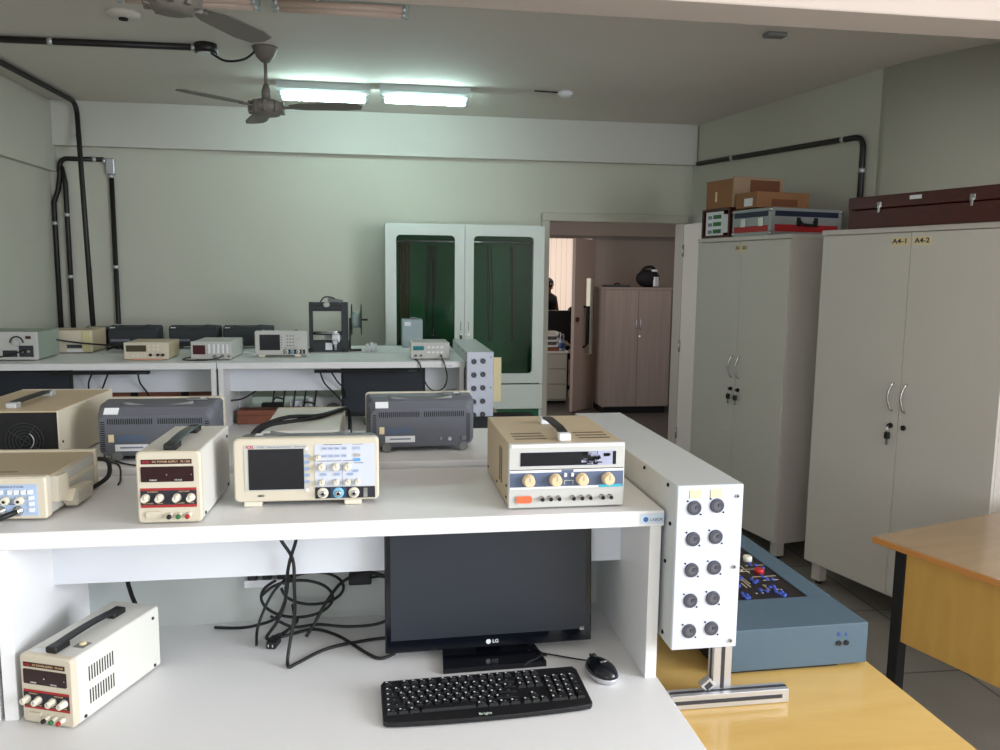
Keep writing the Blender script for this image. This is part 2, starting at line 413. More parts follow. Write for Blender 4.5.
# drawer desk with trays, bottles, chair, person
t = thing('small_desk', 'pale small desk with light top beyond the doorway near the spray bottles', 'desk', (1.75, 9.62, 0), 0)
m = MB(); m.box(0, .56, 0, .5, .63, .655, WEDGE, bev=.002, seg=1); m.obj('desktop', t)
m = MB(); m.box(.3, .545, .02, .48, .04, .63, FRAMEW); m.box(.02, .04, .02, .48, 0, .63, FRAMEW); m.box(.32, .53, .04, .46, .0, .04, BLACKM); m.obj('pedestal', t)
for k in range(3):
    m = MB(); m.box(.305, .54, .005, .02, .06 + k * .19, .235 + k * .19, FRAMEW, bev=.003, seg=1); m.obj('drawer', t)
for i in range(3):
    m = MB(); z = 0
    m.box(-.1, .1, -.11, .11, z, z + .006, WEDGE); m.box(-.1, -.094, -.11, .11, z, z + .06, WEDGE); m.box(.094, .1, -.11, .11, z, z + .06, WEDGE); m.box(-.1, .1, .104, .11, z, z + .06, WEDGE); m.box(-.1, .1, -.11, -.104, z, z + .03, WEDGE)
    tag(m.obj('paper_tray', None, (2.09, 9.78, .656 + .04 + i * .066)), ['white paper tray, lowest of the stack on the far small desk', 'white paper tray, middle of the stack on the far small desk', 'white paper tray, topmost of the stack on the far small desk'][i], 'tray', 'stacked trays on the far desk')
m = MB(); m.box(-.11, .11, -.12, .12, 0, .038, WOODR, bev=.002, seg=1); tag(m.obj('book', None, (2.09, 9.78, .656)), 'reddish brown book under the stack of white trays', 'book')
for i, (x, y, h) in enumerate(((2.215, 9.68, .2), (2.262, 9.72, .18))):
    t = thing('spray_bottle', ['clear bottle with tall pump and blue label, left of the pair on the far desk', 'clear bottle with blue label, right of the pair on the far desk'][i], 'bottle', (x, y, .656), 0, 'bottles on the far desk')
    m = MB(); m.lathe([(.02, 0), (.026, .005), (.026, h * .6), (.01, h * .75), (.01, h * .8)], (0, 0, 0), (0, 0, 1), BOTTLE, n=14); m.obj('body', t)
    m = MB(); m.cyl((0, 0, h * .15), (0, 0, h * .5), .0268, BOTB, n=14); m.obj('label_band', t)
    m = MB(); m.cyl((0, 0, h * .8), (0, 0, h * 1.05), .009, LABEL, n=10); m.tube([(0, 0, h * 1.05), (0, 0, h * 1.12), (-.03, 0, h * 1.1)], .005, LABEL); m.obj('pump', t)
t = thing('office_chair', 'black high-back office chair behind the far small desk', 'chair', (2.88, 10.75, 0), R(15))
m = MB(); m.rprism(-.24, .24, .62, 1.15, .08, .18, .24, BLACKM); m.obj('backrest', t)
m = MB(); m.rprism(-.25, .25, -.24, .24, .06, .42, .5, BLACKM, axis='z'); m.obj('seat', t)
m = MB(); m.cyl((0, 0, .1), (0, 0, .42), .025, BLACK, n=12); m.tube([(0, .2, .45), (0, .27, .55), (0, .24, .75)], .02, BLACK); m.obj('column', t)
m = MB()
for k in range(5):
    a = k * 2 * PI / 5; m.tube([(0, 0, .12), (.28 * math.cos(a), .28 * math.sin(a), .07)], .018, BLACK, straight=True); m.sphere((.28 * math.cos(a), .28 * math.sin(a), .035), .034, BLACK, n=10)
m.obj('base', t)
t = thing('far_monitor', 'black monitor on a dark desk seen through the doorway below the blinds', 'monitor', (2.25, 10.35, .661), R(-5))
m = MB(); m.box(-.24, .24, 0, .03, .06, .46, BLACK, bev=.006); m.obj('screen_housing', t)
m = MB(); m.rprism(-.11, .11, -.09, .09, .03, 0, .012, BLACK, axis='z'); m.box(-.03, .03, .03, .05, .01, .2, BLACK); m.obj('stand', t)
t = thing('dark_desk', 'dark desk behind the pale small desk in the far room', 'desk', (1.98, 10.42, 0), 0)
m = MB(); m.box(-.6, .5, -.25, .35, .63, .66, BLACKM, bev=.003, seg=1); m.obj('desktop', t)
for x in (-.56, .44):
    m = MB(); m.box(x, x + .03, -.2, .3, 0, .63, BLACKM); m.obj('leg_panel', t)

# person (seen in part behind the door frame)
def person():
    t = thing('person', 'person with dark bobbed hair in black sleeveless top and pink skirt standing behind door frame', 'person', (2.365, 11.2, 0), R(35))
    me = bpy.data.meshes.new('body')
    V = [((0, 0, .86), .12), ((0, 0, 1.02), .105), ((0, .01, 1.18), .125), ((0, .0, 1.27), .11), ((0, 0, 1.33), .042), ((0, 0, 1.37), .045), ((0, -.012, 1.43), .078), ((0, -.005, 1.5), .07),
         ((.14, 0, 1.26), .042), ((.2, .0, 1.04), .034), ((.17, -.17, .93), .026), ((.15, -.24, .92), .03),
         ((-.14, 0, 1.26), .042), ((-.2, .0, 1.04), .034), ((-.17, -.17, .93), .026), ((-.15, -.24, .92), .03),
         ((.08, 0, .78), .082), ((.085, -.01, .43), .052), ((.085, .015, .08), .034), ((.09, -.1, .03), .028),
         ((-.08, 0, .78), .082), ((-.085, -.01, .43), .052), ((-.085, .015, .08), .034), ((-.09, -.1, .03), .028)]
    E_ = [(0, 1), (1, 2), (2, 3), (3, 4), (4, 5), (5, 6), (6, 7), (3, 8), (8, 9), (9, 10), (10, 11), (3, 12), (12, 13), (13, 14), (14, 15), (0, 16), (16, 17), (17, 18), (18, 19), (0, 20), (20, 21), (21, 22), (22, 23)]
    # fingers
    for s_, h in ((1, 11), (-1, 15)):
        bx = .15 * s_
        for k, (dx, ln) in enumerate(((-.022, .045), (-.008, .055), (.007, .052), (.021, .042), (-.035, .03))):
            a = len(V); V.append(((bx + dx, -.27 if k < 4 else -.25, .915), .008)); V.append(((bx + dx * 1.2, -.27 - ln, .90), .007))
            E_ += [(h, a), (a, a + 1)]
    me.from_pydata([v[0] for v in V], E_, [])
    o = bpy.data.objects.new('body', me); COL.objects.link(o)
    md = o.modifiers.new('s', 'SKIN')
    for i, v in enumerate(V): me.skin_vertices[0].data[i].radius = (v[1], v[1] * (.8 if i in (1, 2, 3) else 1))
    me.skin_vertices[0].data[0].use_root = True
    o.modifiers.new('u', 'SUBSURF').levels = 2; o.modifiers['u'].render_levels = 2
    bpy.context.view_layer.update()
    m2 = bpy.data.meshes.new_from_object(o.evaluated_get(bpy.context.evaluated_depsgraph_get()))
    o.modifiers.clear(); o.data = m2; m2.materials.clear(); m2.materials.append(SKIN)
    for p in m2.polygons: p.use_smooth = True
    o.parent = t
    # face
    m = MB(); m.sphere((-.03, -.083, 1.445), .009, LABEL, n=8); m.sphere((.03, -.083, 1.445), .009, LABEL, n=8); m.sphere((-.03, -.091, 1.445), .004, BLACK, n=8); m.sphere((.03, -.091, 1.445), .004, BLACK, n=8); m.obj('eye', t)
    m = MB(); m.sphere((0, -.092, 1.42), .012, SKIN, .8, 1, 1.6, n=10); m.obj('nose', t)
    m = MB(); m.sphere((0, -.086, 1.387), .017, RED, 1, .35, .35, n=10); m.obj('mouth', t)
    m = MB(); m.sphere((.076, 0, 1.43), .02, SKIN, .4, .8, 1.3, n=10); m.sphere((-.076, 0, 1.43), .02, SKIN, .4, .8, 1.3, n=10); m.obj('ear', t)
    m = MB()
    m.sphere((0, .02, 1.455), .1, HAIR, 1, 1, .92, n=20); m.sphere((0, .04, 1.38), .085, HAIR, 1, .7, 1., n=16); m.obj('hair', t)
    def ell(z, rx, ry, n=24): return [(rx * math.cos(2 * PI * k / n), ry * math.sin(2 * PI * k / n), z) for k in range(n)]
    m = MB(); m.loft([ell(.95, .125, .105), ell(1.05, .118, .1), ell(1.18, .145, .118), ell(1.27, .15, .1), ell(1.315, .07, .06)], TOPB, smooth=True); m.obj('top', t)
    m = MB(); m.loft([ell(.5, .2, .17), ell(.7, .18, .15), ell(.86, .155, .13), ell(.98, .125, .105)], PINKC, smooth=True); m.obj('skirt', t)
    for s_ in (1, -1):
        m = MB(); m.sphere((.088 * s_, -.045, .03), .045, BLACK, .85, 1.9, .65, n=14); m.obj('shoe', t)
person()

# ------------------------------------------------------------------ conduits
def clamp(m, p, d, r=.017):
    p = Vector(p); d = Vector(d).normalized() * .012
    m.cyl(p - d, p + d, r + .003, ALU, n=14)
def conduit(pts, r=.0165, clamps=(), label='', straight=True, sub=6, name='conduit_pipe'):
    t = thing(name, label, 'pipe', pts[0])
    o0 = Vector(pts[0]); P = [Vector(p) - o0 for p in pts]
    m = MB(); m.tube(P, r, PIPE, n=12, straight=straight, sub=sub); m.obj('pipe', t)
    for i, (p, d) in enumerate(clamps):
        m = MB(); clamp(m, Vector(p) - o0, d, r); m.obj('clamp', t)
    return t
def bend(a, b, c, rad=.06, n=6):
    a, b, c = Vector(a), Vector(b), Vector(c); p = b + (a - b).normalized() * rad; q = b + (c - b).normalized() * rad
    return [((1 - t) ** 2) * p + 2 * t * (1 - t) * b + t * t * q for t in [k / n for k in range(n + 1)]]
a, b, c = (-2.17, -2.4, 2.728), (-2.02, 6.04, 2.728), (-1.80, 5.47, 1.19)
conduit([a] + bend(a, b, c, .1) + [c], clamps=(((-2.0, 5.99, 2.5), (.1, -.25, -.8)), ((-1.86, 5.64, 1.6), (.1, -.25, -.8))), label='long black conduit along the ceiling by left wall, slanting down to the bench')
yw = YB - .02
P0 = [(-2.232, yw, .02), (-2.232, yw, 1.98), (-2.232, yw, 2.06), (-2.20, yw, 2.15), (-2.185, yw, 2.24)] + [Vector(v) for v in bend((-2.185, yw, 2.24), (-2.175, yw, 2.365), (-2.0, yw, 2.365), .05)] + [(-1.89, yw, 2.365)]
conduit(P0, clamps=(((-2.232, yw, 1.92), (0, 0, 1)), ((-1.95, yw, 2.365), (1, 0, 0))), label='leftmost black conduit on back wall, with crank bend and short top run')
conduit([(-2.15, yw, .02), (-2.15, yw, 2.2), (-2.17, yw, 2.31)], clamps=(((-2.15, yw, 1.98), (0, 0, 1)), ((-2.15, yw, 1.55), (0, 0, 1))), label='second black conduit from the left corner on the back wall, with two metal clamps')
conduit([(-1.845, yw, .02), (-1.845, yw, 2.29)], clamps=(((-1.845, yw, 1.62), (0, 0, 1)),), label='black conduit on the back wall dropping from the grey metal elbow box')
m = MB(); m.box(-.03, .03, -.02, .02, -.06, .05, ALU, bev=.008); m.cyl((0, 0, -.06), (0, 0, -.085), .02, ALU, n=14); m.cyl((-.03, 0, .03), (-.05, 0, .03), .02, ALU, n=14)
tag(m.obj('conduit_elbow', None, (-1.845, YB - .021, 2.325)), 'grey metal elbow box joining two conduits on the back wall', 'pipe fitting')
# ceiling conduit to the fan
conduit([(-2.2, 4.49, 2.73), (-.90, 4.45, 2.73)], label='black conduit crossing the ceiling from the left wall to the round box', clamps=(((-1.6, 4.472, 2.73), (1, -.03, 0)),))
t = thing('junction_box', 'round dark metal junction box on the ceiling beside the far fan', 'junction box', (-.855, 4.45, CZ - .001))
m = MB(); m.cyl((0, 0, 0), (0, 0, -.045), .055, PIPE, n=24); m.cyl((0, 0, -.045), (0, 0, -.052), .046, ALU, n=24); m.cyl((-.05, 0, -.022), (-.07, 0, -.022), .02, ALU, n=14); m.obj('box', t)
m = MB(); m.tube([(.03, -.03, -.05), (.1, -.03, -.085), (.19, -.02, -.07), (.245, 0, -.02)], .006, RUBBER, n=8); m.obj('fan_wire', t)
# right wall conduit
ca = math.atan2(2.735 - 2.31, 4.244 - 6.25)
def rw(y, z, off=.02):  # point on right wall first segment
    k = (6.3 - y) / 2.05; return Vector((2.413 + .347 * k - off, y, z))
a, b, c = rw(6.05, 2.455), rw(4.34, 2.40), rw(4.34, 1.6)
conduit([a] + bend(a, b, c, .07) + [c], clamps=((rw(5.6, 2.441), b - a), (rw(4.5, 2.405), b - a), (rw(4.34, 2.21), (0, 0, 1))), label='black conduit on the right wall sloping from the beam then turning down behind the case')

# ------------------------------------------------------------------ ceiling fans
def make_fan(label, loc, rz):
    t = thing('ceiling_fan', label, 'fan', loc, rz, 'three-blade grey ceiling fans')
    m = MB(); m.lathe([(.02, -.075), (.045, -.05), (.062, -.012), (.066, 0)], (0, 0, 0), (0, 0, 1), FANM, n=28); m.obj('canopy', t)
    m = MB(); m.cyl((0, 0, -.07), (0, 0, -.2), .009, FANM, n=12); m.lathe([(.024, -.27), (.024, -.22), (.014, -.185)], (0, 0, 0), (0, 0, 1), FANM, n=16); m.obj('rod', t)
    m = MB(); m.lathe([(.03, -.345), (.06, -.34), (.083, -.32), (.09, -.3), (.083, -.275), (.05, -.262), (.02, -.258)], (0, 0, 0), (0, 0, 1), FANM, n=30)
    for k in range(10):
        a = k * PI / 5; m.box(.07, .094, -.008, .008, -.33, -.275, FANM, M=Matrix.Rotation(a, 4, 'Z'))
    m.obj('motor', t)
    for k in range(3):
        a = k * 2 * PI / 3; M_ = Matrix.Rotation(a, 4, 'Z')
        m = MB()
        Q = Matrix.Rotation(a, 4, 'Z') @ Matrix.Translation((0, 0, -.30)) @ Matrix.Rotation(R(-6), 4, 'X')
        out = [(.13, -.03), (.2, -.055), (.42, -.06), (.49, -.045), (.51, .0), (.49, .05), (.4, .062), (.2, .05), (.13, .03)]
        m.prism(out, -.002, .002, FANM, axis='z', M=Q); m.box(.06, .16, -.014, .014, -.006, .0, FANM, M=Q); b = m.obj('blade', t)
    return t
fan = make_fan('grey ceiling fan hanging on its rod in front of the lit tubes', (-.565, 4.46, CZ), R(-15))
fan2 = dup(fan, (-.625, 2.76, CZ), R(63), 'grey ceiling fan cut off by the top edge, nearest the camera')
fan2.scale = (.95, .95, 1.0)

# ------------------------------------------------------------------ fluorescent fixtures
def make_light(tube, name='fluorescent_light', **k):
    t = thing(name, k['label'], 'light', k['loc'], k.get('rz', 0), k['group'])
    L = .56
    m = MB(); m.prism([(-.055, 0), (-.05, -.04), (-.03, -.055), (.03, -.055), (.05, -.04), (.055, 0)], 0, L, FIXT, axis='x')
    m.obj('housing', t)
    for y in ((0,) if tube is TUBEON else (-.035, .035)):
        m = MB(); m.cyl((.035, y, -.085), (L - .035, y, -.085), .018 if tube is TUBEON else .015, tube, n=18); m.obj('tube', t)
        for a, b, c, d in ((.008, .022, .02, .036), (L - .022, L - .008, L - .036, L - .02)):
            m = MB(); m.box(a, b, y - .012, y + .012, -.1, -.03, FIXT); m.cyl((c, y, -.085), (d, y, -.085), .0155, ALU, n=14); m.obj('lamp_holder', t)
    return t
l1 = make_light(TUBEON, label='lit fluorescent fixture beside the far ceiling fan, left of the pair', loc=(-.6, 5.25, CZ), group='lit ceiling fixtures')
l2 = dup(l1, (.02, 5.22, CZ), 0, 'lit fluorescent fixture on the ceiling, right of the lit pair')
u1 = make_light(TUBEOFF, label='unlit fluorescent fixture at the top edge, right one with pinkish tubes', loc=(-.42, 3.48, CZ), group='unlit ceiling fixtures')
dup(u1, (-1.01, 3.48, CZ), 0, 'unlit fluorescent fixture at the top edge behind the near fan')
m = MB(); m.lathe([(.05, 0), (.048, -.015), (.03, -.03), (.012, -.032)], (0, 0, 0), (0, 0, 1), LABEL, n=24); sm = m.obj('ceiling_sensor', None, (1.18, 5.17, CZ)); tag(sm, 'small round white ceiling sensor with a thin wire', 'sensor')
m = MB(); m.tube([(-.04, 0, -.006), (-.2, -.02, -.006)], .004, RUBBER, straight=True); m.obj('wire', sm)
m = MB(); m.lathe([(.075, 0), (.07, -.012), (.03, -.022)], (0, 0, 0), (0, 0, 1), CEIL, n=24); m.cyl((0, 0, -.02), (0, 0, -.03), .02, BLACKM, n=12); tag(m.obj('ceiling_rose', None, (-1.12, 4.0, CZ)), 'round ceiling rose with dark centre near the top left corner', 'ceiling fitting')
m = MB(); m.box(-.05, .05, -.03, .03, -.02, 0, GREYF, bev=.006); tag(m.obj('ceiling_plate', None, (1.864, 3.747, CZ)), 'small grey plate on the ceiling just beyond the near beam', 'ceiling fitting')

# ------------------------------------------------------------------ tall cabinets
def cabinet(label, loc, ang, W, gap, H, zb, D, txt, txtw, keyed, group):
    # local: origin near front bottom corner, x to the room's far side is -y ; door plane x=0 facing -x
    t = thing('storage_cabinet', label, 'cabinet', loc, ang, group)
    m = MB()
    m.box(.018, D, 0, W, zb, H - .024, CABS, bev=.001, seg=1)
    m.box(-.004, D + .005, -.005, W + .005, H - .024, H, CABW, bev=.002, seg=1)
    m.obj('body', t)
    for a, b, s_ in ((.001, gap - .0015, -1), (gap + .0015, W - .001, 1)):
        m = MB(); m.box(0, .017, a, b, zb + .01, H - .028, CABW, bev=.0015, seg=1); d = m.obj('door', t)
        hy = gap + s_ * .035
        m = MB(); m.tube([(0, hy, 1.0), (-.014, hy + .002, 1.012), (-.026, hy + .008, 1.065), (-.014, hy + .002, 1.118), (0, hy, 1.13)], .0052, CHROME, n=8)
        h = m.obj('handle', d)
        m = MB(); m.cyl((0, hy, .93), (-.008, hy, .93), .012, BLACK, n=14)
        m.obj('lock', d)
        if s_ in keyed:
            m = MB(); m.cyl((-.008, hy, .93), (-.02, hy, .93), .008, BLACKM, n=10); m.box(-.03, -.012, hy - .011, hy + .011, .868, .9, BLACK, bev=.004); m.box(-.022, -.018, hy - .006, hy + .006, .84, .87, CHROME); m.tube([(-.018, hy, .93), (-.025, hy, .91), (-.02, hy, .9)], .002, CHROME); m.obj('key', d)
    for x in (.04, D - .06):
        for y in (.02, W - .075):
            m = MB(); m.box(x, x + .05, y, y + .055, .02, zb, CABS); m.cyl((x + .025, y + .027, 0), (x + .025, y + .027, .02), .018, BLACK, n=14); m.obj('foot', t)
    for s_, tx in ((-1, txt[1]), (1, txt[0])):
        yy = gap + s_ * txtw * .62
        m = MB(); m.box(-.0012, 0, yy - txtw / 2, yy + txtw / 2, H - .085, H - .048, TAPE); pl_ = m.obj('label_plate', t)
        text('label_text', tx, .03, INK, pl_, (-.0018, yy, H - .066), (PI / 2, 0, -PI / 2), width=txtw * .82, bold=True)
    m = MB(); m.cyl((.3, -.001, zb + .06), (.3, -.004, zb + .06), .006, BLACK, n=10); m.obj('screw', t)
    return t
A1, A2 = R(11.2), R(15.6)
cabinet('tall white two-door cabinet carrying cardboard boxes, farther one', (2.201, 4.124, 0), A1, .875, .425, 1.838, .10, .46, ('A3-1', 'A3-2'), .05, (1, -1), 'tall white storage cabinets')
# near cabinet origin is its near corner
dx, dy = math.sin(A2), math.cos(A2)
WW = .98
o2 = (2.22 + dx * WW, 3.83 - dy * WW, 0)
cabinet('tall white cabinet lettered A4-1 A4-2 carrying the long brown case', o2, A2, WW, WW - .512, 1.840, .115, .46, ('A4-1', 'A4-2'), .092, (1,), 'tall white storage cabinets')

def on_cab(u, w, z, ang=A1, base=(2.201, 4.080)):
    # u depth into cabinet (from door plane), w along front away from camera
    return (base[0] + u * math.cos(ang) - w * math.sin(ang), base[1] + u * math.sin(ang) + w * math.cos(ang), z)
CT = 1.839
# flight case
def flight_case():
    t = thing('flight_case', 'silver flight case with navy and red bands under the cardboard boxes', 'case', on_cab(.01, .22, CT), A1)
    Wc, Dc, Hc = .35, .50, .153
    # local x depth, y along front; front corner nearest camera is origin
    m = MB(); m.box(.0, Dc, 0, Wc, 0, Hc, SILVER, bev=.003, seg=1)
    m.obj('shell', t)
    m = MB(); m.box(-.002, 0, .02, Wc - .02, .105, .135, NAVY); m.box(.03, Dc - .03, -.002, 0, .105, .135, NAVY); m.obj('navy_band', t)
    m = MB(); m.box(-.002, 0, .02, Wc - .02, .02, .055, RED); m.box(.03, Dc - .03, -.002, 0, .02, .06, RED); m.obj('red_band', t)
    for y in (.08, .24):
        m = MB(); m.box(-.008, -.001, y - .02, y + .02, .05, .1, CHROME, bev=.002, seg=1); m.obj('latch', t)
    m = MB(); m.tube([(.2, -.003, .08), (.21, -.025, .06), (.29, -.025, .06), (.3, -.003, .08)], .008, BLACK); m.box(.18, .2, -.01, 0, .05, .1, BLACK); m.box(.3, .32, -.01, 0, .05, .1, BLACK); m.obj('handle', t)
    for x, y in ((0, 0), (0, Wc), (Dc, 0), (Dc, Wc)):
        for z in (0.012, Hc - .012):
            m = MB(); m.sphere((x * .98 + .006, y * .96 + .006, z), .014, CHROME, n=10); m.obj('corner_guard', t)
    return t
flight_case()
# small wooden box with papers
t = thing('wooden_box', 'open dark brown box holding a sheet with green labels, far end of cabinet top', 'box', on_cab(.01, .60, CT), A1)
m = MB(); W_, D_, H_ = .29, .3, .178
m.box(0, D_, 0, .015, 0, H_, BROWN); m.box(0, D_, W_ - .015, W_, 0, H_, BROWN); m.box(0, D_, 0, W_, 0, .012, BROWN); m.box(D_ - .015, D_, 0, W_, 0, H_, BROWN); m.box(0, D_, 0, W_, H_ - .012, H_, BROWN); m.obj('case', t)
m = MB(); m.box(.004, .012, .075, .25, .016, .16, LABEL); m.box(.013, .02, .035, .1, .03, .14, LABEL); m.obj('sheet', t)
for z in (.028, .072, .116):
    m = MB(); m.box(.001, .004, .09, .17, z, z + .024, GREEN); m.box(.002, .004, .185, .225, z, z + .02, INKG); m.obj('green_label', t)
# cardboard boxes
t = thing('cardboard_box', 'brown cardboard box with pale end flap, topmost on the far cabinet', 'box', on_cab(.02, .585, CT + .179), A1 + R(2), 'cardboard boxes on the far cabinet')
m = MB(); m.box(0, .36, .015, .27, .0, .17, CARD, bev=.002, seg=1); m.obj('carton', t)
m = MB(); m.box(.0, .37, .0, .015, .0, .18, CARDL, bev=.001, seg=1); m.box(.12, .34, -.002, .0, .085, .165, CARDD); m.obj('end_flap', t)
m = MB(); m.box(-.002, 0, .16, .175, .04, .1, TAPE); m.obj('tape_strip', t)
t = thing('cardboard_box', 'lower wide cardboard box with white shipping label resting on the flight case', 'box', on_cab(.02, .36, CT + .162), A1 - R(1), 'cardboard boxes on the far cabinet')
m = MB(); m.box(0, .36, .0, .205, .0, .09, CARD, bev=.002, seg=1); m.obj('carton', t)
m = MB(); m.box(-.0015, 0, .04, .12, .01, .055, LABEL); m.obj('shipping_label', t)
m = MB(); m.box(.1, .28, -.0015, 0, .01, .05, CARDD); m.obj('print_panel', t)
# long brown case
t = thing('long_case', 'long dark red-brown wooden case lying on the near cabinet', 'case', (2.2465 + .9 * dx, 3.665 - .9 * dy, 1.841), A2)
m = MB(); m.box(0, .26, -.3, .9, 0, .084, BROWN, bev=.003, seg=1); m.obj('case_body', t)
m = MB(); m.box(-.002, .262, -.302, .902, .088, .145, BROWN, bev=.003, seg=1); m.obj('lid', t)
for y in (.72, .26, -.1):
    m = MB(); m.box(-.006, -.002, y - .012, y + .012, .09, .115, CHROME, bev=.001, seg=1); m.box(-.009, -.001, y - .006, y + .006, .066, .1, CHROME, bev=.001, seg=1); m.obj('latch', t)
m = MB(); m.box(-.0035, -.002, .5, .56, .115, .132, LABEL); m.obj('tag_plate', t)

# ------------------------------------------------------------------ workbenches
def bench(name_label, x0, x1, y0, dr, D=.75, Sz=1.125, front=.55, depth=.42, group='white laminate workbenches', back=True, TH=.034):
    # dr=+1: shelf extends away from camera from y0; -1 mirrored ; y0 = shelf front edge
    t = thing('workbench', name_label, 'workbench', ((x0 + x1) / 2, y0, 0), 0 if dr > 0 else PI, group)
    w = (x1 - x0) / 2
    m = MB(); m.box(-w, w, -front, depth, D - .028, D, WHITE, bev=.0015, seg=1); m.obj('desktop', t)
    m = MB(); m.box(-w - .000, w + .0, 0, depth, Sz - TH, Sz, WHITE, bev=.0015, seg=1); m.obj('shelf', t)
    for s_ in (-1, 1):
        a, b = (-w + .004, -w + .029) if s_ < 0 else (w - .029, w - .004)
        m = MB(); m.box(a, b, .004, depth, D, Sz - TH, WHITE, bev=.001, seg=1); m.obj('side_panel', t)
        m = MB(); m.box(a, b, -front + .08, depth - .02, 0, D - .028, WHITE, bev=.001, seg=1); m.obj('leg_panel', t)
    m = MB(); m.box(-w + .029, w - .029, .205, .22, Sz - TH - .148, Sz - TH, PANELW); m.obj('hanging_panel', t)
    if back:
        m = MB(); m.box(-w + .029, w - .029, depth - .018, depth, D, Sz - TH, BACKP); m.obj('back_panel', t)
    m = MB(); m.box(-w + .03, w - .03, depth - .1, depth - .082, .25, D - .03, WHITE); m.obj('modesty_panel', t)
    return t
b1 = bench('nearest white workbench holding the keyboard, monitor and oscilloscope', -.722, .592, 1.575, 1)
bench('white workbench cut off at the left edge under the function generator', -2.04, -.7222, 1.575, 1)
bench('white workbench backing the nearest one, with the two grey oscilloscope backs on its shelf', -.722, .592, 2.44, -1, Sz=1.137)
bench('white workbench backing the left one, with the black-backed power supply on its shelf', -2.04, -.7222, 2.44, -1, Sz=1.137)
# raised front strip is the rear unit's shelf edge; maker's sticker on the shelf corner
m = MB(); m.box(.262, .302 + .012, -.0012, 0, 1.097, 1.119, mat('sticker_pale_blue', (206, 220, 236), .4, var=0)); stk = m.obj('sticker', b1, (-.527 + .527 , 0, 0)); stk.location.x = .342
m = MB(); m.cyl((.274, -.0012, 1.107), (.274, -.002, 1.107), .0055, BLUEINK, n=16); m.obj('sticker_logo', stk)
text('sticker_text', 'LABOR', .009, INKG, stk, (.297, -.0018, 1.106), width=.028)
# rows B
bB1 = bench('white workbench in the back row, with the 3D printer on its shelf', -.845, .47, 4.40, 1, depth=.47, back=False, group='white laminate workbenches')
bench('white workbench in the back row at the left wall, with the analog generator on it', -2.17, -.849, 4.40, 1, depth=.47, back=False)
bench('white workbench against the back wall behind the 3D printer bench', -.845, .47, 5.36, -1, depth=.47, back=False, front=.28)
bench('white workbench against the back wall behind the left back row bench', -2.17, -.849, 5.36, -1, depth=.47, back=False, front=.28)
m = MB(); m.box(0, .04, -.0012, 0, 1.09, 1.112, LABEL); st2 = m.obj('sticker', bB1, (.555, 0, 0)); text('sticker_text', 'LABOR', .008, INKG, st2, (.02, -.0018, 1.101), width=.026)

# ------------------------------------------------------------------ yellow tables
def table(label, loc, rz, x0, x1, y0, y1, H, top, edge, group, panel_left=None):
    t = thing('table', label, 'table', loc, rz, group)
    m = MB(); m.box(x0, x1, y0, y1, H - .022, H - .001, edge, bev=.002, seg=1); m.box(x0 + .003, x1 - .003, y0 + .003, y1 - .003, H - .0015, H, top); m.obj('tabletop', t)
    for x in (x0 + .04, x1 - .08):
        for y in (y0 + .06, y1 - .1):
            m = MB(); m.box(x, x + .04, y, y + .04, 0, H - .022, BLACKM, bev=.003, seg=1); m.obj('leg', t)
    if panel_left:
        m = MB(); m.box(x0 + .045, x0 + .063, y0 + .1, y1 - .1, panel_left, H - .022, YEL2, bev=.001, seg=1); m.obj('modesty_panel', t)
    return t
table('yellow-topped table carrying the slate blue trainer and the white socket box', (0, 0, 0), 0, .594, 1.137, .95, 2.9, .715, YEL, YEL, 'laminate tables', None)
table('brown-topped table with yellow front panel and black legs by the near cabinet', (1.636, 2.404, 0), R(17.5), 0, 1.15, -1.3, 0, .75, TAN, OEDGE, 'laminate tables', .41)
table('yellow-topped table in the back row under the far socket box', (0, 0, 0), 0, .474, .76, 4.0, 5.3, .715, YEL, YEL, 'laminate tables', None)

# ------------------------------------------------------------------ slate blue trainer
t = thing('electronics_trainer', 'slate blue electronics trainer box with black component panel on the yellow table', 'trainer', (.760, 1.628, .716), R(1))
w, d, z0, z1 = .36, .74, .007, .105
m = MB()
px0, px1, py0, py1 = .04, .302, .163, .66
m.box(0, w, 0, py0, z0, z1, TRAIN, bev=.002, seg=1); m.box(0, w, py1, d, z0, z1, TRAIN, bev=.002, seg=1); m.box(0, px0, py0, py1, z0, z1, TRAIN); m.box(px1, w, py0, py1, z0, z1, TRAIN); m.box(px0, px1, py0, py1, z0, z0 + .04, TRAIN)
m.obj('case', t)
m = MB(); m.box(px0, px1, py0, py1, z1 - .006, z1 - .003, PCB)
random.seed(3)
for k in range(44):
    x = px0 + .02 + random.random() * .19; y = py0 + .012 + random.random() * .42
    if k % 2: m.box(x, x + .02 + random.random() * .05, y, y + .0025, z1 - .003, z1 - .0024, TRACE)
    else: m.box(x, x + .0025, y, y + .03 + random.random() * .07, z1 - .003, z1 - .0024, TRACE)
for k in range(110):
    x = px0 + .01 + random.random() * .235; y = py0 + .02 + random.random() * .45
    m.cyl((x, y, z1 - .003), (x, y, z1 - .0015), .0035, random.choice([TRACE, BLACK, BLUEK, CHROME]), n=8)
m.obj('component_panel', t)
kb = None
spots = [(.272, .383), (.262, .395), (.283, .36), (.213, .286), (.211, .266), (.222, .275), (.268, .279), (.255, .285), (.235, .229), (.247, .232), (.241, .214), (.236, .2), (.25, .196), (.238, .185), (.242, .172), (.249, .18), (.145, .2), (.141, .185), (.152, .19), (.142, .172), (.15, .175), (.202, .215), (.215, .208), (.249, .296), (.18, .34), (.19, .30), (.16, .25), (.12, .27), (.1, .3), (.09, .2), (.15, .38), (.2, .42)]
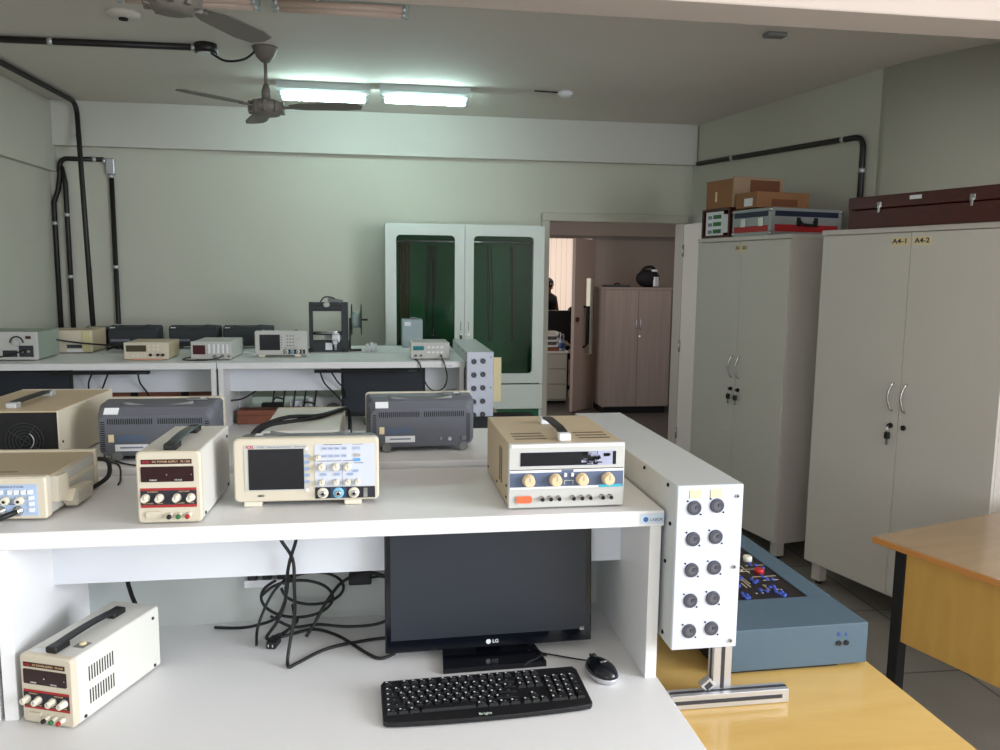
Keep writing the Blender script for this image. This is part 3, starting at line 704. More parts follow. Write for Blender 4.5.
for x, y in spots:
    if kb is None:
        m = MB(); m.lathe([(.005, 0), (.005, .004), (.0035, .005), (.003, .007)], (0, 0, 0), (0, 0, 1), BLUEK, n=12); kb = m.obj('blue_knob', t, (x, y, z1 - .003))
    else:
        c = kb.copy(); COL.objects.link(c); c.location = (x, y, z1 - .003)
m = MB(); m.lathe([(.013, 0), (.013, .01), (.011, .012)], (.259, .335, z1 - .003), (0, 0, 1), RED, n=18); m.obj('red_knob', t)
m = MB(); m.lathe([(.0125, 0), (.0125, .012), (.010, .015)], (.27, .425, z1 - .003), (0, 0, 1), KNOBW, n=18); m.obj('cream_knob', t)
m = MB(); m.cyl((.286, -.001, .06), (.286, -.0035, .06), .006, BLACK, n=14); m.cyl((.305, -.001, .06), (.305, -.0035, .06), .006, BLACK, n=14); m.obj('front_jack', t)
text('blue_print', 'R  L', .014, BLUEK, t, (.2955, -.0006, .08), width=.028)
for x in (.03, w - .05):
    for y in (.03, d - .05):
        m = MB(); m.lathe([(.016, 0), (.018, .008)], (x, y, 0), (0, 0, 1), BLACKM, n=14); m.obj('foot', t)
m = MB(); m.box(.02, w - .07, .006, d - .02, .002, .008, BLACKM); m.obj('base_plate', t)
m = MB(); m.box(-.003, 0, .012, d - .01, .008, z1 - .012, BLACKM); m.obj('side_plate', t)

# ------------------------------------------------------------------ socket boxes on aluminium profile stands
def xlr(t, x, z, yy=0.):
    m = MB(); m.lathe([(.0152, .0), (.0149, .003), (.013, .0035)], (x, yy, z), (0, -1, 0), XLRM, n=20)
    m.lathe([(.009, .0), (.0087, .0008)], (x, yy - .0034, z), (0, -1, 0), mat('socket_face', (92, 92, 102), .5, var=0), n=18)
    m.box(x + .0005, x + .0085, yy - .0052, yy - .003, z - .002, z + .005, SLOT, bev=.0008, seg=1)
    m.cyl((x - .0145, yy, z + .0145), (x - .0145, yy - .0015, z + .0145), .0019, SLOT, n=8); m.cyl((x + .0145, yy, z - .0145), (x + .0145, yy - .0015, z - .0145), .0019, SLOT, n=8)
    return m.obj('round_socket', t)
def socket_box(label, loc, rz, W, Hb, Lb, zb, stand=True):
    t = thing('socket_box', label, 'socket box', loc, rz, 'white socket boxes at the bench ends')
    m = MB(); m.box(0, W, .003, Lb, zb, zb + Hb, XLRSIDE, bev=.0015, seg=1); m.obj('housing', t)
    m = MB(); m.box(.001, W - .001, 0, .003, zb, zb + Hb, XLRBOX, bev=.001, seg=1); fp = m.obj('front_plate', t)
    dz = Hb * .188
    for k in range(5):
        for x in (W * .26, W * .60): xlr(fp, x, zb + Hb * .868 - k * dz - .003 * (x > W * .4) * -1)
    for z in (.93, .5, .04):
        m = MB(); m.cyl((W * .9, 0, zb + Hb * z), (W * .9, -.003, zb + Hb * z), .0042, CHROME, n=12); m.cyl((W * .9, -.003, zb + Hb * z), (W * .9, -.0034, zb + Hb * z), .002, SLOT, n=8); m.obj('screw', fp)
    for x in (W * .27, W * .58) if stand and 'near' in label else ():
        m = MB(); m.box(x - .012, x + .012, -.0015, 0, zb + Hb * .925, zb + Hb * .975, TAPE); m.obj('tape_label', fp)
    for y, z in ((.05, .97), (.2, .97), (.05, .5), (.05, .05), (.25, .03), (.03, .75), (.45, .97)):
        m = MB(); m.cyl((0, y, zb + Hb * z), (-.003, y, zb + Hb * z), .004, SLOT, n=10); m.obj('side_screw', t)
    if stand:
        def prof(p0, p1, ax):
            m = MB(); m.box(*p0, ALU, bev=.001, seg=1)
            for g in p1: m.box(*g, ALUD)
            return m
        px = W - .047
        m = prof((px, px + .04, .002, .032, .03, zb), ((px + .016, px + .024, .0012, .004, .031, zb), (px - .0008, px + .002, .013, .021, .031, zb)), 'z'); m.obj('post', t)
        m = prof((-.001, W + .115, -.02, .01, 0, .03), ((-.001, W + .1, -.0208, -.017, .011, .019), (-.001, W + .115, -.009, -.001, .028, .0306)), 'x')
        # far end post and rail
        m.obj('rail', t)
        m = prof((px, px + .04, Lb - .04, Lb - .01, .03, zb), (), 'z'); m.obj('post', t)
        m = prof((0.0, W + .012, Lb - .04, Lb - .01, 0, .03), (), 'x'); m.obj('rail', t)
        m = MB(); Q = Matrix.Translation((px - .012, .006, .04)) @ Matrix.Rotation(R(-40), 4, 'Y'); m.box(-.013, .013, -.009, .009, -.011, .011, ALU, bev=.001, seg=1, M=Q); m.box(-.008, .008, -.0095, .0, -.006, .006, ALUD, M=Q); m.obj('corner_bracket', t)
    return t
socket_box('near white socket box on aluminium stand at the end of the nearest bench', (.598, 1.523, .716), R(.3), .144, .352, .85, .123)
socket_box('far white socket box at the end of the back row bench', (.474, 4.33, .716), R(0), .146, .392, .85, .075)
m = MB(); m.box(0, .042, 0, .004, 0, .245, mat('cream_board', (226, 212, 168), .6, var=.02)); tag(m.obj('cream_board', None, (.625, 4.36, .905), 0), 'cream board fixed beside the far socket box', 'board')
# black trainer under far box
t = thing('black_trainer', 'black equipment box under the far socket box', 'trainer', (.66, 4.45, .716), 0)
m = MB(); m.box(0, .25, 0, .3, .012, .06, BLACKM, bev=.004); m.obj('case', t)
for x in (.03, .22):
    for y in (.03, .27):
        m = MB(); m.cyl((x, y, 0), (x, y, .012), .012, BLACK, n=10); m.obj('foot', t)
t = thing('black_control_box', 'low black control box on the table behind the grey oscilloscope', 'control box', (.482, 3.93, .716), 0)
m = MB(); m.box(0, .25, 0, .36, .012, .12, BLACKM, bev=.004); m.obj('case', t)
for x in (.03, .22):
    for y in (.03, .33):
        m = MB(); m.cyl((x, y, 0), (x, y, .012), .012, BLACK, n=10); m.obj('foot', t)

# ------------------------------------------------------------------ oscilloscope
def make_scope(name, label, loc, rz, group, front=CREAM, back=GREYP, detail=True, W=.296, H=.146, D=.12):
    t = thing(name, label, 'oscilloscope', loc, rz, group)
    z0 = .012
    m = MB()
    o_ = rrect(-W / 2, W / 2, z0, H, .010)
    i_ = rrect(-W / 2 + .003, W / 2 - .003, z0 + .003, H - .003, .009)
    m.loft([[(x, .0, z) for x, z in i_], [(x, .003, z) for x, z in o_], [(x, .022, z) for x, z in o_]], front)
    m.obj('front_case', t)
    # rear casing tapering to the back
    m = MB()
    a = rrect(-W / 2 + .002, W / 2 - .002, z0 + .001, H - .002, .010); b = rrect(-W / 2 + .002, W / 2 - .002, z0 + .001, H - .004, .016); c = rrect(-W / 2 + .016, W / 2 - .014, z0 + .002, H - .03, .02)
    c0 = rrect(-W / 2 + .008, W / 2 - .008, z0 + .001, H - .012, .018)
    m.loft([[(x, .022, z) for x, z in a], [(x, D * .6, z) for x, z in b], [(x, D * .85, z) for x, z in c0], [(x, D, z) for x, z in c]], back)
    rc = m.obj('rear_case', t)
    # rear vents
    if detail:
        m = MB()
        for k in range(44):
            x = -W / 2 + .035 + k * .0052
            if k in (21, 22): continue
            m.box(x, x + .0022, D - .001, D + .0006, H - .052, H - .038, SLOT)
        for k in range(14):
            z = H - .048 - k * .0055
            m.box(-W / 2 + .018, -W / 2 + .028, D - .003, D + .0004, z, z + .0024, SLOT); m.box(W / 2 - .028, W / 2 - .018, D - .003, D + .0004, z, z + .0024, SLOT)
        m.obj('vent_slots', t)
        m = MB(); m.box(.018, .097, D, D + .0012, .026, .043, LABEL); m.box(.03, .085, D + .0012, D + .0016, .033, .037, INKG); m.obj('serial_label', t)
        m = MB(); m.box(.024, .094, D, D + .001, .049, .066, mat('blue_grey_label', (84, 98, 120), .5, var=.02)); m.box(.099, .112, D, D + .001, .049, .068, TAPE); m.obj('rating_label', t)
        m = MB(); m.cyl((-.075, D, .034), (-.075, D + .008, .034), .005, ALU, n=12); m.box(-.055, -.05, D, D + .003, .03, .038, INKG); m.box(-.12, -.108, D, D + .004, .03, .04, GREYF); m.obj('rear_connector', t)
        m = MB(); m.box(.088, .122, -.010, .010, -.001, .0008, LABEL, M=Matrix.Translation((0, .112, .126)) @ Matrix.Rotation(R(-45), 4, 'X')); m.obj('inventory_tag', t)
        # folded carry handle on the top rear edge
    m = MB(); hp = [(-.085 + .17 * k / 12, D * .62 + .012 - .004 * abs(k - 6) / 6, H - .004 - .010 * math.sin(PI * k / 12)) for k in range(13)]
    m.tube(hp, .005, GREYF if back is GREYP else GREYPD, n=8, straight=True)
    m.box(-.112, -.06, .03, .055, H - .003, H + .001, back, bev=.001, seg=1)
    m.box(-.108, -.094, .033, .05, H + .001, H + .0016, LABEL)
    m.obj('carry_handle', t)
    for x in (-W / 2 + .035, W / 2 - .055):
        m = MB(); m.box(x - .018, x + .018, .006, .03, 0, z0 + .001, KNOBW, bev=.002, seg=1); m.obj('foot', t)
        m = MB(); m.cyl((x, D - .016, .012), (x, D + .004, .012), .012, GREYF, n=18); m.obj('foot', t)
    # screen
    m = MB(); m.rprism(-W / 2 + .018, -W / 2 + .146, .036, .133, .004, -.0015, .001, FRGREY if front is CREAM else FRGREY); m.obj('screen_bezel', t)
    m = MB(); m.box(-W / 2 + .026, -W / 2 + .138, -.0025, -.0008, .0385, .1265 if not detail else .1245, SCR); m.obj('screen', t)
    m = MB(); m.rprism(.012, W / 2 - .012, .042, .133, .003, -.001, .001, PANL if detail else FRGREY); m.obj('control_panel', t)
    m = MB(); m.box(.012, W / 2 - .012, -.0016, .001, .017, .041, INK); 
    if detail: m.box(.044, .076, -.002, -.0012, .018, .040, mat('navy_square', (44, 74, 110), .4, var=0))
    m.obj('input_strip', t)
    for x, mm in ((.028, KNOBW), (.060, mat('sky_blue_ring', (130, 190, 220), .4, var=0)), (.092, KNOBW)):
        m = MB(); m.lathe([(.0115, 0), (.0112, .004), (.008, .005)], (x, -.0016, .029), (0, -1, 0), mm, n=20); m.lathe([(.006, 0), (.006, .011), (.004, .0112)], (x, -.0016, .029), (0, -1, 0), CHROME, n=14); m.cyl((x, -.0128, .029), (x, -.0131, .029), .003, SLOT, n=10); m.obj('input_connector', t)
    m = MB(); m.box(.112, .120, -.0045, -.0015, .019, .039, CHROME); m.obj('probe_terminal', t)
    if detail:
        for k in range(5):
            z = .054 + k * .0138
            m = MB(); m.prism([( -.004 + .006 * math.cos(q) , z + .0032 * math.sin(q)) for q in [j * PI / 6 for j in range(12)]], -.003, 0, mat('pale_blue_button', (150, 170, 206), .4, var=0)); m.obj('soft_key', t)
        for z in (.0365, .124):
            m = MB(); m.cyl((-.004, 0, z), (-.004, -.003, z), .0035, LABEL, n=14); m.obj('round_button', t)
        for x in (.032, .045, .058, .073):
            for z in (.108, .124):
                m = MB(); m.rprism(x - .005, x + .005, z - .0028, z + .0028, .0015, -.003, -.001, mat('pale_button', (172, 182, 210), .4, var=0), n=3); m.box(x - .0035, x + .0035, -.0033, -.0029, z - .0006, z + .0006, INKG); m.obj('menu_button', t)
        for z, mm in ((.124, 'pale_button'), (.109, 'taupe_button'), (.099, 'cyan_button')):
            mm = mat(mm, {'pale_button': (172, 182, 210), 'taupe_button': (176, 168, 164), 'cyan_button': (90, 160, 214)}[mm], .4, var=0)
            m = MB(); m.rprism(.092, .106, z - .003, z + .003, .0015, -.003, -.001, mm, n=3); m.obj('menu_button', t)
        for x, z in ((.03, .0685), (.058, .0685), (.085, .0685), (.096, .0755)):
            m = MB(); m.rprism(x - .006, x + .006, z - .0025, z + .0025, .002, -.003, -.001, MATS['pale_blue_button'], n=3); m.obj('channel_button', t)
        for x, z, r in ((.0195, .105, .006), (.0265, .085, .0082), (.056, .085, .0082), (.080, .085, .0082), (.0265, .052, .0065), (.056, .052, .0065), (.080, .052, .0065), (.100, .052, .0065)):
            m = MB(); m.lathe([(r * 1.05, 0), (r, .003), (r * .88, .012), (r * .7, .0135)], (x, -.001, z), (0, -1, 0), KNOBW, n=20); m.box(x - .0006, x + .0006, -.0148, -.0142, z, z + r * .7, INKG); m.obj('knob', t)
        m = MB()
        m.box(.03, .068, -.0014, -.001, .1312, .1322, INK); m.box(.09, .112, -.0014, -.001, .1312, .1322, INKG); m.box(.018, .066, -.0014, -.001, .0965, .0975, INK); m.box(.07, .09, -.0014, -.001, .0965, .0975, INK); m.box(.068, .0688, -.0014, -.001, .042, .096, INKG); m.box(.092, .112, -.0014, -.001, .0915, .0925, INK)
        m.obj('panel_print', t)
        text('brand_text', 'ICEL', .0075, REDINK, t, (-W / 2 + .030, -.0018, .1288), width=.016, bold=True)
        text('model_text', 'DS-2062     Digital Storage Oscilloscope     60MHz 1GS/s', .0042, INKG, t, (-W / 2 + .093, -.0018, .1288), width=.098)
        text('logo_text', 'AKSO', .006, INK, t, (-W / 2 + .05, -.0018, .0255), width=.013, bold=True)
    else:
        m = MB()
        for k in range(4):
            for j in range(3): m.box(.03 + j * .016, .04 + j * .016, -.002, -.001, .062 + k * .018, .068 + k * .018, GREYF)
        for k in range(5): m.box(-.002, .006, -.002, 0, .05 + k * .015, .055 + k * .015, GREYF)
        m.obj('menu_button', t)
        for x, z in ((.03, .05), (.06, .05), (.09, .05), (.1, .1)):
            m = MB(); m.lathe([(.007, 0), (.006, .012)], (x, -.001, z), (0, -1, 0), FRGREY, n=14); m.obj('knob', t)
    return t
sc = make_scope('oscilloscope', 'cream digital oscilloscope facing us on the nearest shelf', (-.150, 1.684, 1.126), R(-1.2), 'digital oscilloscopes')
SHR = 1.138
for c in kids(sc):
    if c.name.split('.')[0] in ('screen', 'screen_bezel', 'control_panel', 'input_strip', 'input_connector', 'probe_terminal', 'soft_key', 'round_button', 'menu_button', 'channel_button', 'knob', 'panel_print', 'brand_text', 'model_text', 'logo_text'): c.location.x += .004
g1 = dup(sc, (.110, 2.25, SHR), PI + R(1), 'grey-backed oscilloscope turned away, right one behind the cream oscilloscope')
g2 = dup(sc, (-.553, 2.21, SHR), PI - R(1), 'grey-backed oscilloscope turned away behind the cream power supply')
dk = make_scope('oscilloscope', 'dark-backed oscilloscope by the back wall, leftmost of the three', (-1.485, 5.315, 1.126), PI, 'digital oscilloscopes', front=FRGREY, back=GREYPD, detail=False, W=.31, H=.142)
m = MB(); m.box(.105, .135, .104, .1065, .118, .13, LABEL); m.box(.02, .13, .12, .1208, .045, .058, INKG); m.obj('inventory_tag', dk)
dup(dk, (-1.132, 5.315, 1.126), PI, 'dark-backed oscilloscope by the back wall, middle of the three')
dup(dk, (-.81, 5.315, 1.126), PI, 'dark-backed oscilloscope by the back wall, half hidden behind the beige oscilloscope')
make_scope('oscilloscope', 'beige oscilloscope facing us on the back row bench beside the 3D printer', (-.545, 4.675, 1.126), 0, 'digital oscilloscopes', front=FRGREY, back=FRGREY, detail=False, W=.288, H=.148)

# ------------------------------------------------------------------ small bench power supplies
def make_psu(label, loc, rz, group, variant):
    W, H, D = .118, .142, .265
    t = thing('power_supply', label, 'power supply', loc, rz, group)
    m = MB(); m.loft([[(x, y, z) for x, z in rrect(-W / 2, W / 2, .003, H, .005, 3)] for y in (.01, D)], OFFW)
    m.obj('casing', t)
    m = MB(); o_ = rrect(-W / 2 - .001, W / 2 + .001, .002, H + .001, .008); i_ = rrect(-W / 2 + .002, W / 2 - .002, .005, H - .002, .007)
    m.loft([[(x, 0, z) for x, z in i_], [(x, .003, z) for x, z in o_], [(x, .014, z) for x, z in o_]], CREAM); m.obj('front_bezel', t)
    m = MB(); m.box(-.05, .044, -.0012, .001, .119, .128, BANNER); bn = m.obj('banner', t)
    text('brand_text', 'ICEL', .0055, REDINK, bn, (-.0405, -.0014, .1235), width=.014, bold=True)
    text('banner_text', 'DC POWER SUPPLY   PS-1500', .0055, GOLD, bn, (.006, -.0014, .1235), width=.07)
    m = MB(); m.rprism(-.051, .047, .084, .114, .002, -.0018, .001, MAROON, n=3); ds = m.obj('display', t)
    text('display_label', 'CURRENT', .0042, INKW, ds, (-.028, -.002, .0875), width=.014); text('display_label', 'VOLTAGE', .0042, INKW, ds, (.018, -.002, .0875), width=.014)
    m = MB(); m.cyl((-.003, -.0018, .098), (-.003, -.0028, .098), .0016, CHROME, n=10); m.cyl((.043, -.0018, .098), (.043, -.0026, .098), .0012, CHROME, n=8); m.obj('indicator', ds)
    m = MB(); m.box(-.053, .051, -.0012, .001, .033, .0715, REDB); m.box(-.053, .051, -.0018, -.001, .0385, .067, INK); cp = m.obj('control_strip', t)
    text('strip_label', 'CURRENT', .0035, GOLD, cp, (-.03, -.0024, .0645), width=.02); text('strip_label', 'VOLTAGE', .0035, GOLD, cp, (.028, -.0024, .0645), width=.02)
    text('strip_label', 'COARSE      FINE', .003, GOLD, cp, (-.03, -.0024, .0415), width=.036); text('strip_label', 'COARSE      FINE', .003, GOLD, cp, (.028, -.0024, .0415), width=.036)
    for x in (-.043, -.017, .015, .041):
        m = MB(); m.lathe([(.0082, 0), (.0078, .004), (.0066, .005), (.0062, .0155), (.005, .0165)], (x, -.0018, .053), (0, -1, 0), KNOBW, n=20)
        m.box(x - .0006, x + .0006, -.0188, -.0182, .053, .0585, INKG); m.obj('knob', t)
    m = MB(); m.rprism(-.044, -.014, .0125, .0255, .004, -.004, .001, CREAM, n=4); m.obj('power_switch', t)
    for x, mm in ((.002, BLACK), (.019, GREEN), (.036, RED)):
        m = MB(); m.lathe([(.0052, 0), (.0052, .004), (.0042, .005), (.0042, .013)], (x, 0, .018), (0, -1, 0), KNOBW, n=14); m.lathe([(.0045, .013), (.0045, .018), (.003, .019)], (x, 0, .018), (0, -1, 0), mm, n=14); m.obj('terminal', t)
    # handle: strap with two end blocks
    for y in (.035, .2):
        m = MB(); m.box(-.0125, .0125, y - .02, y + .02, H, H + .013, BLACK, bev=.003); m.obj('handle_end', t)
    m = MB(); ss = []
    for k in range(9):
        y = .04 + .155 * k / 8; z = H + .009 + .003 * math.sin(PI * k / 8)
        ss.append([(-.0095, y, z), (.0095, y, z), (.0095, y, z + .0045), (-.0095, y, z + .0045)])
    m.loft(ss, GLASSR if variant == 0 else BLACK); m.obj('handle_strap', t)
    # side vents
    if variant == 1:
        for zb in (.03, .078):
            m = MB(); x = W / 2
            for k in range(10):
                y = .045 + k * .0075
                m.box(x - .0006, x + .0006, y, y + .0028, zb, zb + .03, SLOT)
            m.obj('side_vents', t)
    for y, z in ((.03, .012), (D - .02, .012), (D - .02, H - .02)):
        m = MB(); m.cyl((W / 2, y, z), (W / 2 + .002, y, z), .0035, INK, n=10); m.obj('screw', t)
    for x in (-W / 2 + .015, W / 2 - .015):
        for y in (.03, D - .03):
            m = MB(); m.cyl((x, y, 0), (x, y, .004), .008, BLACKM, n=12); m.obj('foot', t)
    if variant == 1:
        m = MB(); m.box(-.045, -.005, .012, .03, H, H + .0005, LABEL); m.obj('top_sticker', t); m = MB(); m.box(.02, .045, .05, .075, H, H + .0005, GREYF); m.sphere((.032, .065, H + .002), .008, TAPE, 1, 1, .3, n=10); m.obj('top_sticker', t)
    return t
psu1 = make_psu('small cream power supply with grey-green carry strap on the shelf left of oscilloscope', (-.4035, 1.597, 1.126), R(-1.5), 'small cream power supplies', 0)
psu2 = make_psu('small cream power supply with slotted side on the desk under the shelf', (-.628, 1.550, .751), R(-21.5), 'small cream power supplies', 1)
psu2.scale = (.97, .97, .97)

# ------------------------------------------------------------------ large beige bench supply (right)
t = thing('bench_power_supply', 'large beige dual bench power supply with orange switch near the shelf end', 'power supply', (.3885, 1.610, 1.126), R(.3))
W, H, D = .247, .139, .325
m = MB(); m.box(-W / 2, W / 2, .012, D, .004, H, CREAMD, bev=.0025, seg=2); m.obj('casing', t)
m = MB(); m.box(-W / 2 - .001, W / 2 + .001, 0, .014, .003, H + .0005, FRGREY, bev=.002, seg=1); m.obj('front_bezel', t)
m = MB(); m.box(-W / 2 + .004, W / 2 - .004, -.002, .001, .132, .1385, LABEL, bev=.0005, seg=1); m.obj('top_strip', t)
m = MB(); m.box(-.1, .105, -.0008, .001, .092, .122, FILM); m.box(-.1, .065, -.0013, -.0006, .093, .1215, GLOSSB)
random.seed(11)
for k in range(26):
    x = .03 + random.random() * .05; z = .094 + random.random() * .02; m.box(x, x + .008 + random.random() * .012, -.0014, -.0007, z, z + .002 + random.random() * .006, GLOSSB if random.random() < .65 else FILM)
m.box(-.1, .06, -.00135, -.0006, .108, .118, GLOSSB); m.box(.098, .105, -.00135, -.0006, .093, .121, GLOSSB)
m.obj('display', t)
m = MB(); m.box(-W / 2 + .002, W / 2 - .002, -.0012, .001, .045, .083, BLUEG); m.box(-W / 2 + .002, -.013, -.0018, -.001, .079, .084, LABEL); m.box(.013, W / 2 - .002, -.0018, -.001, .079, .084, LABEL); m.box(-W / 2 + .002, .068, -.0018, -.001, .044, .0485, LABEL); m.box(.068, W / 2 - .004, -.0018, -.001, .044, .05, CYAN)
m.box(-W / 2 + .002, W / 2 - .002, -.0006, .001, .084, .0855, INK)
m.obj('control_strip', t)
for x in (-.083, -.026, .031, .087):
    m = MB(); m.lathe([(.0135, 0), (.013, .004), (.0115, .018), (.010, .0195)], (x, -.0012, .0635), (0, -1, 0), KNOBT, n=26); m.box(x - .0008, x + .0008, -.0212, -.0205, .0635, .0735, INKG); m.obj('knob', t)
for x in (-.0045, .0105):
    m = MB(); m.box(x - .003, x + .003, -.006, 0, .069, .077, LABEL, bev=.0008, seg=1); m.obj('push_button', t)
for q in ((-.006, .014, .06, .061), (-.006, -.005, .052, .0598), (.012, .013, .052, .0598)):
    m = MB(); m.box(q[0], q[1], -.0016, -.001, q[2], q[3], INKW); m.obj('panel_line', t)
m = MB(); m.rprism(-.108, -.075, .015, .03, .005, -.005, .001, ORANGE, n=5); m.rprism(-.11, -.073, .013, .032, .006, -.002, .001, FRGREY, n=5); m.obj('power_switch', t)
for x in (-.054, -.036, -.018, .013, .031, .049, .076, .094):
    m = MB(); m.lathe([(.0055, 0), (.0055, .003), (.0035, .004), (.0035, .011)], (x, 0, .0235), (0, -1, 0), CHROME, n=14); m.cyl((x, -.011, .0235), (x, -.0135, .0235), .004, SLOT, n=12); m.obj('terminal', t)
for y in (.035, .225):
    m = MB(); m.box(-.013, .013, y - .012, y + .012, H, H + .016, LABEL, bev=.003); m.obj('handle_end', t)
m = MB(); m.loft([[(-.009, y, H + .012 + b), (.009, y, H + .012 + b), (.009, y, H + .018 + b), (-.009, y, H + .018 + b)] for y, b in ((.04, 0), (.08, .004), (.18, .004), (.22, 0))], BROWN if False else BLACK); m.obj('handle_strap', t)
m = MB()
for sx in (-1, 1):
    for r in range(3):
        for k in range(14):
            x = sx * .07 - .032 + k * .005; y = .05 + r * .028
            m.box(x, x + .0028, y, y + .010, H - .0005, H + .0004, SLOT)
m.obj('top_vents', t)
m = MB()
for r in range(2):
    for k in range(13): z = .035 + k * .006; m.box(-W / 2 - .0006, -W / 2 + .0005, .09 + r * .025, .105 + r * .025, z, z + .003, SLOT)
for y, z in ((.03, .02), (.03, .045), (.16, .02), (.3, .02)): m.cyl((-W / 2, y, z), (-W / 2 - .002, y, z), .003, INK, n=8)
m.obj('side_vents', t)
for x in (-W / 2 + .02, W / 2 - .02):
    for y in (.03, D - .03):
        m = MB(); m.cyl((x, y, 0), (x, y, .005), .009, BLACKM, n=12); m.obj('foot', t)

# ------------------------------------------------------------------ power supply seen from its black rear panel (left)
t = thing('bench_power_supply', 'large beige power supply showing its black rear panel with fan grille', 'power supply', (-.895, 2.07, SHR), R(-2))
W, H, D = .246, .134, .36
m = MB(); m.box(-W / 2, W / 2, .002, D, .004, H - .001, CREAM, bev=.0025, seg=2); m.box(-W / 2 + .002, W / 2 - .003, .002, D, H - .003, H, CREAMD); m.obj('casing', t)
m = MB(); m.box(-W / 2 + .001, W / 2 - .001, D, D + .014, .002, H + .001, CREAM, bev=.003, seg=1); m.obj('front_bezel', t)
m = MB(); m.box(-W / 2 + .002, W / 2 - .003, -.001, .003, .005, H - .003, BLACKM); m.obj('rear_panel', t)
m = MB()
for r in (.012, .02, .028, .036, .044):
    m.tube([(.045 + r * math.cos(a), -.003, .062 + r * math.sin(a)) for a in [k * PI / 12 for k in range(25)]], .0009, GREYPD, n=6, straight=True)
m.tube([(.045 + .022 * math.cos(a), -.0045, .062 + .022 * math.sin(a)) for a in [R(-55) + k * R(110) / 8 for k in range(9)]], .0011, ALU, n=6, straight=True)
for a in range(4): m.box(.045 - .001, .045 + .001, -.0035, -.0025, .062, .062 + .045, GREYPD, M=Matrix.Translation((.045, 0, .062)) @ Matrix.Rotation(a * PI / 2 + .6, 4, 'Y') @ Matrix.Translation((-.045, 0, -.062)))
m.obj('fan_grille', t)
for y in (.05, .25):
    m = MB(); m.box(-.013, .013, y - .014, y + .014, H, H + .015, ALU, bev=.003); m.obj('handle_end', t)
m = MB(); m.loft([[(-.010, y, H + .010 + b), (.010, y, H + .010 + b), (.010, y, H + .016 + b), (-.010, y, H + .016 + b)] for y, b in ((.055, 0), (.1, .001), (.2, .001), (.245, 0))], BLACK); m.obj('handle_strap', t)
m = MB(); m.cyl((W / 2, .02, .055), (W / 2 + .002, .02, .055), .003, INK, n=8); m.obj('screw', t)
for x in (-W / 2 + .02, W / 2 - .02):
    for y in (.03, D - .03):
        m = MB(); m.cyl((x, y, 0), (x, y, .005), .009, BLACKM, n=12); m.obj('foot', t)

# ------------------------------------------------------------------ function generator on the near shelf (left edge)
t = thing('function_generator', 'beige function generator with blue panel and tilt handle at the left edge', 'function generator', (-.768, 1.648, 1.126), R(-3))
W, H, D = .25, .088, .255
m = MB(); m.box(-W / 2 + .004, W / 2 - .004, .015, D - .012, .006, H - .004, CREAMT, bev=.002, seg=1); m.box(W / 2 - .006, W / 2 - .0035, .02, D - .014, .01, H - .008, FRGREY); m.obj('casing', t)
m = MB(); o_ = rrect(-W / 2, W / 2, .004, H, .006); i_ = rrect(-W / 2 + .003, W / 2 - .003, .007, H - .003, .005)
m.loft([[(x, 0, z) for x, z in i_], [(x, .004, z) for x, z in o_], [(x, .02, z) for x, z in o_]], CREAM); m.obj('front_bezel', t)
m = MB(); m.box(-W / 2, W / 2, D - .014, D, .004, H, CREAM, bev=.002, seg=1); m.obj('rear_bezel', t)
m = MB(); m.box(-W / 2 + .012, W / 2 - .016, -.001, .001, .012, .074, PANB); m.box(-W / 2 + .012, W / 2 - .045, -.0014, -.0008, .0345, .036, INK); m.obj('control_panel', t)
for x in (.06, .072, .085, .097) + (.018, .03, .042):
    m = MB(); m.rprism(x - .0045, x + .0045, .055, .064, .001, -.005, -.001, LABEL, n=2); m.obj('push_button', t)
for z in (.024, .036, .048):
    m = MB(); m.rprism(.094, .103, z - .004, z + .004, .001, -.005, -.001, LABEL, n=2); m.obj('push_button', t)
for x in (-.1, -.07, -.04, -.005, .025, .052, .078):
    m = MB(); m.lathe([(.0085, 0), (.0085, .006), (.0065, .013)], (x, -.001, .043), (0, -1, 0), KNOBW, n=18); m.cyl((x, -.014, .043), (x, -.0145, .043), .003, SLOT, n=10); m.obj('knob', t)
for x in (.04, .072):
    m = MB(); m.lathe([(.010, 0), (.0095, .003), (.0055, .004), (.0055, .012)], (x, -.001, .022), (0, -1, 0), CHROME, n=16); m.obj('output_connector', t)
text('panel_text', 'FUNCTION GENERATOR', .005, INKG, t, (.03, -.0016, .0695), width=.11)
m = MB(); m.tube([(.072, -.012, .022), (.06, -.03, .019), (.03, -.045, .01), (-.02, -.06, .006), (-.1, -.07, .006)], .0055, RUBBER, n=10); m.obj('output_cable', t)
m = MB()
x = W / 2 - .0035
m.prism([(.03, .03), (.075, .022), (.085, .05), (.08, .078), (.04, .08)], x, x + .011, CREAM, axis='x')
m.prism([(.065, .022), (.085, .006), (.17, .008), (.17, .036), (.085, .042)], x + .004, x + .024, CREAM, axis='x')
for k in range(6): m.box(x + .024, x + .0252, .09, .163, .009 + k * .0045, .0108 + k * .0045, FRGREY)
m.box(x, x + .002, .08, D - .014, .048, .058, CREAM)
m.obj('tilt_handle', t)
m = MB(); m.box(.0, .045, .06, .063, H - .0042, H - .0035, SLOT); m.obj('top_slot', t)
for x in (-W / 2 + .02, W / 2 - .02):
    for y in (.03, D - .03):
        m = MB(); m.cyl((x, y, 0), (x, y, .007), .008, BLACKM, n=12); m.obj('foot', t)
m = MB(); m.tube([(-.655, 1.915, 1.185), (-.62, 1.925, 1.18), (-.61, 1.90, 1.15), (-.632, 1.86, 1.133), (-.641, 1.82, 1.132), (-.6415, 1.79, 1.132)], .005, RUBBER, n=10)
tag(m.obj('loose_cable'), 'thick black cord curling beside the left function generator', 'cable')

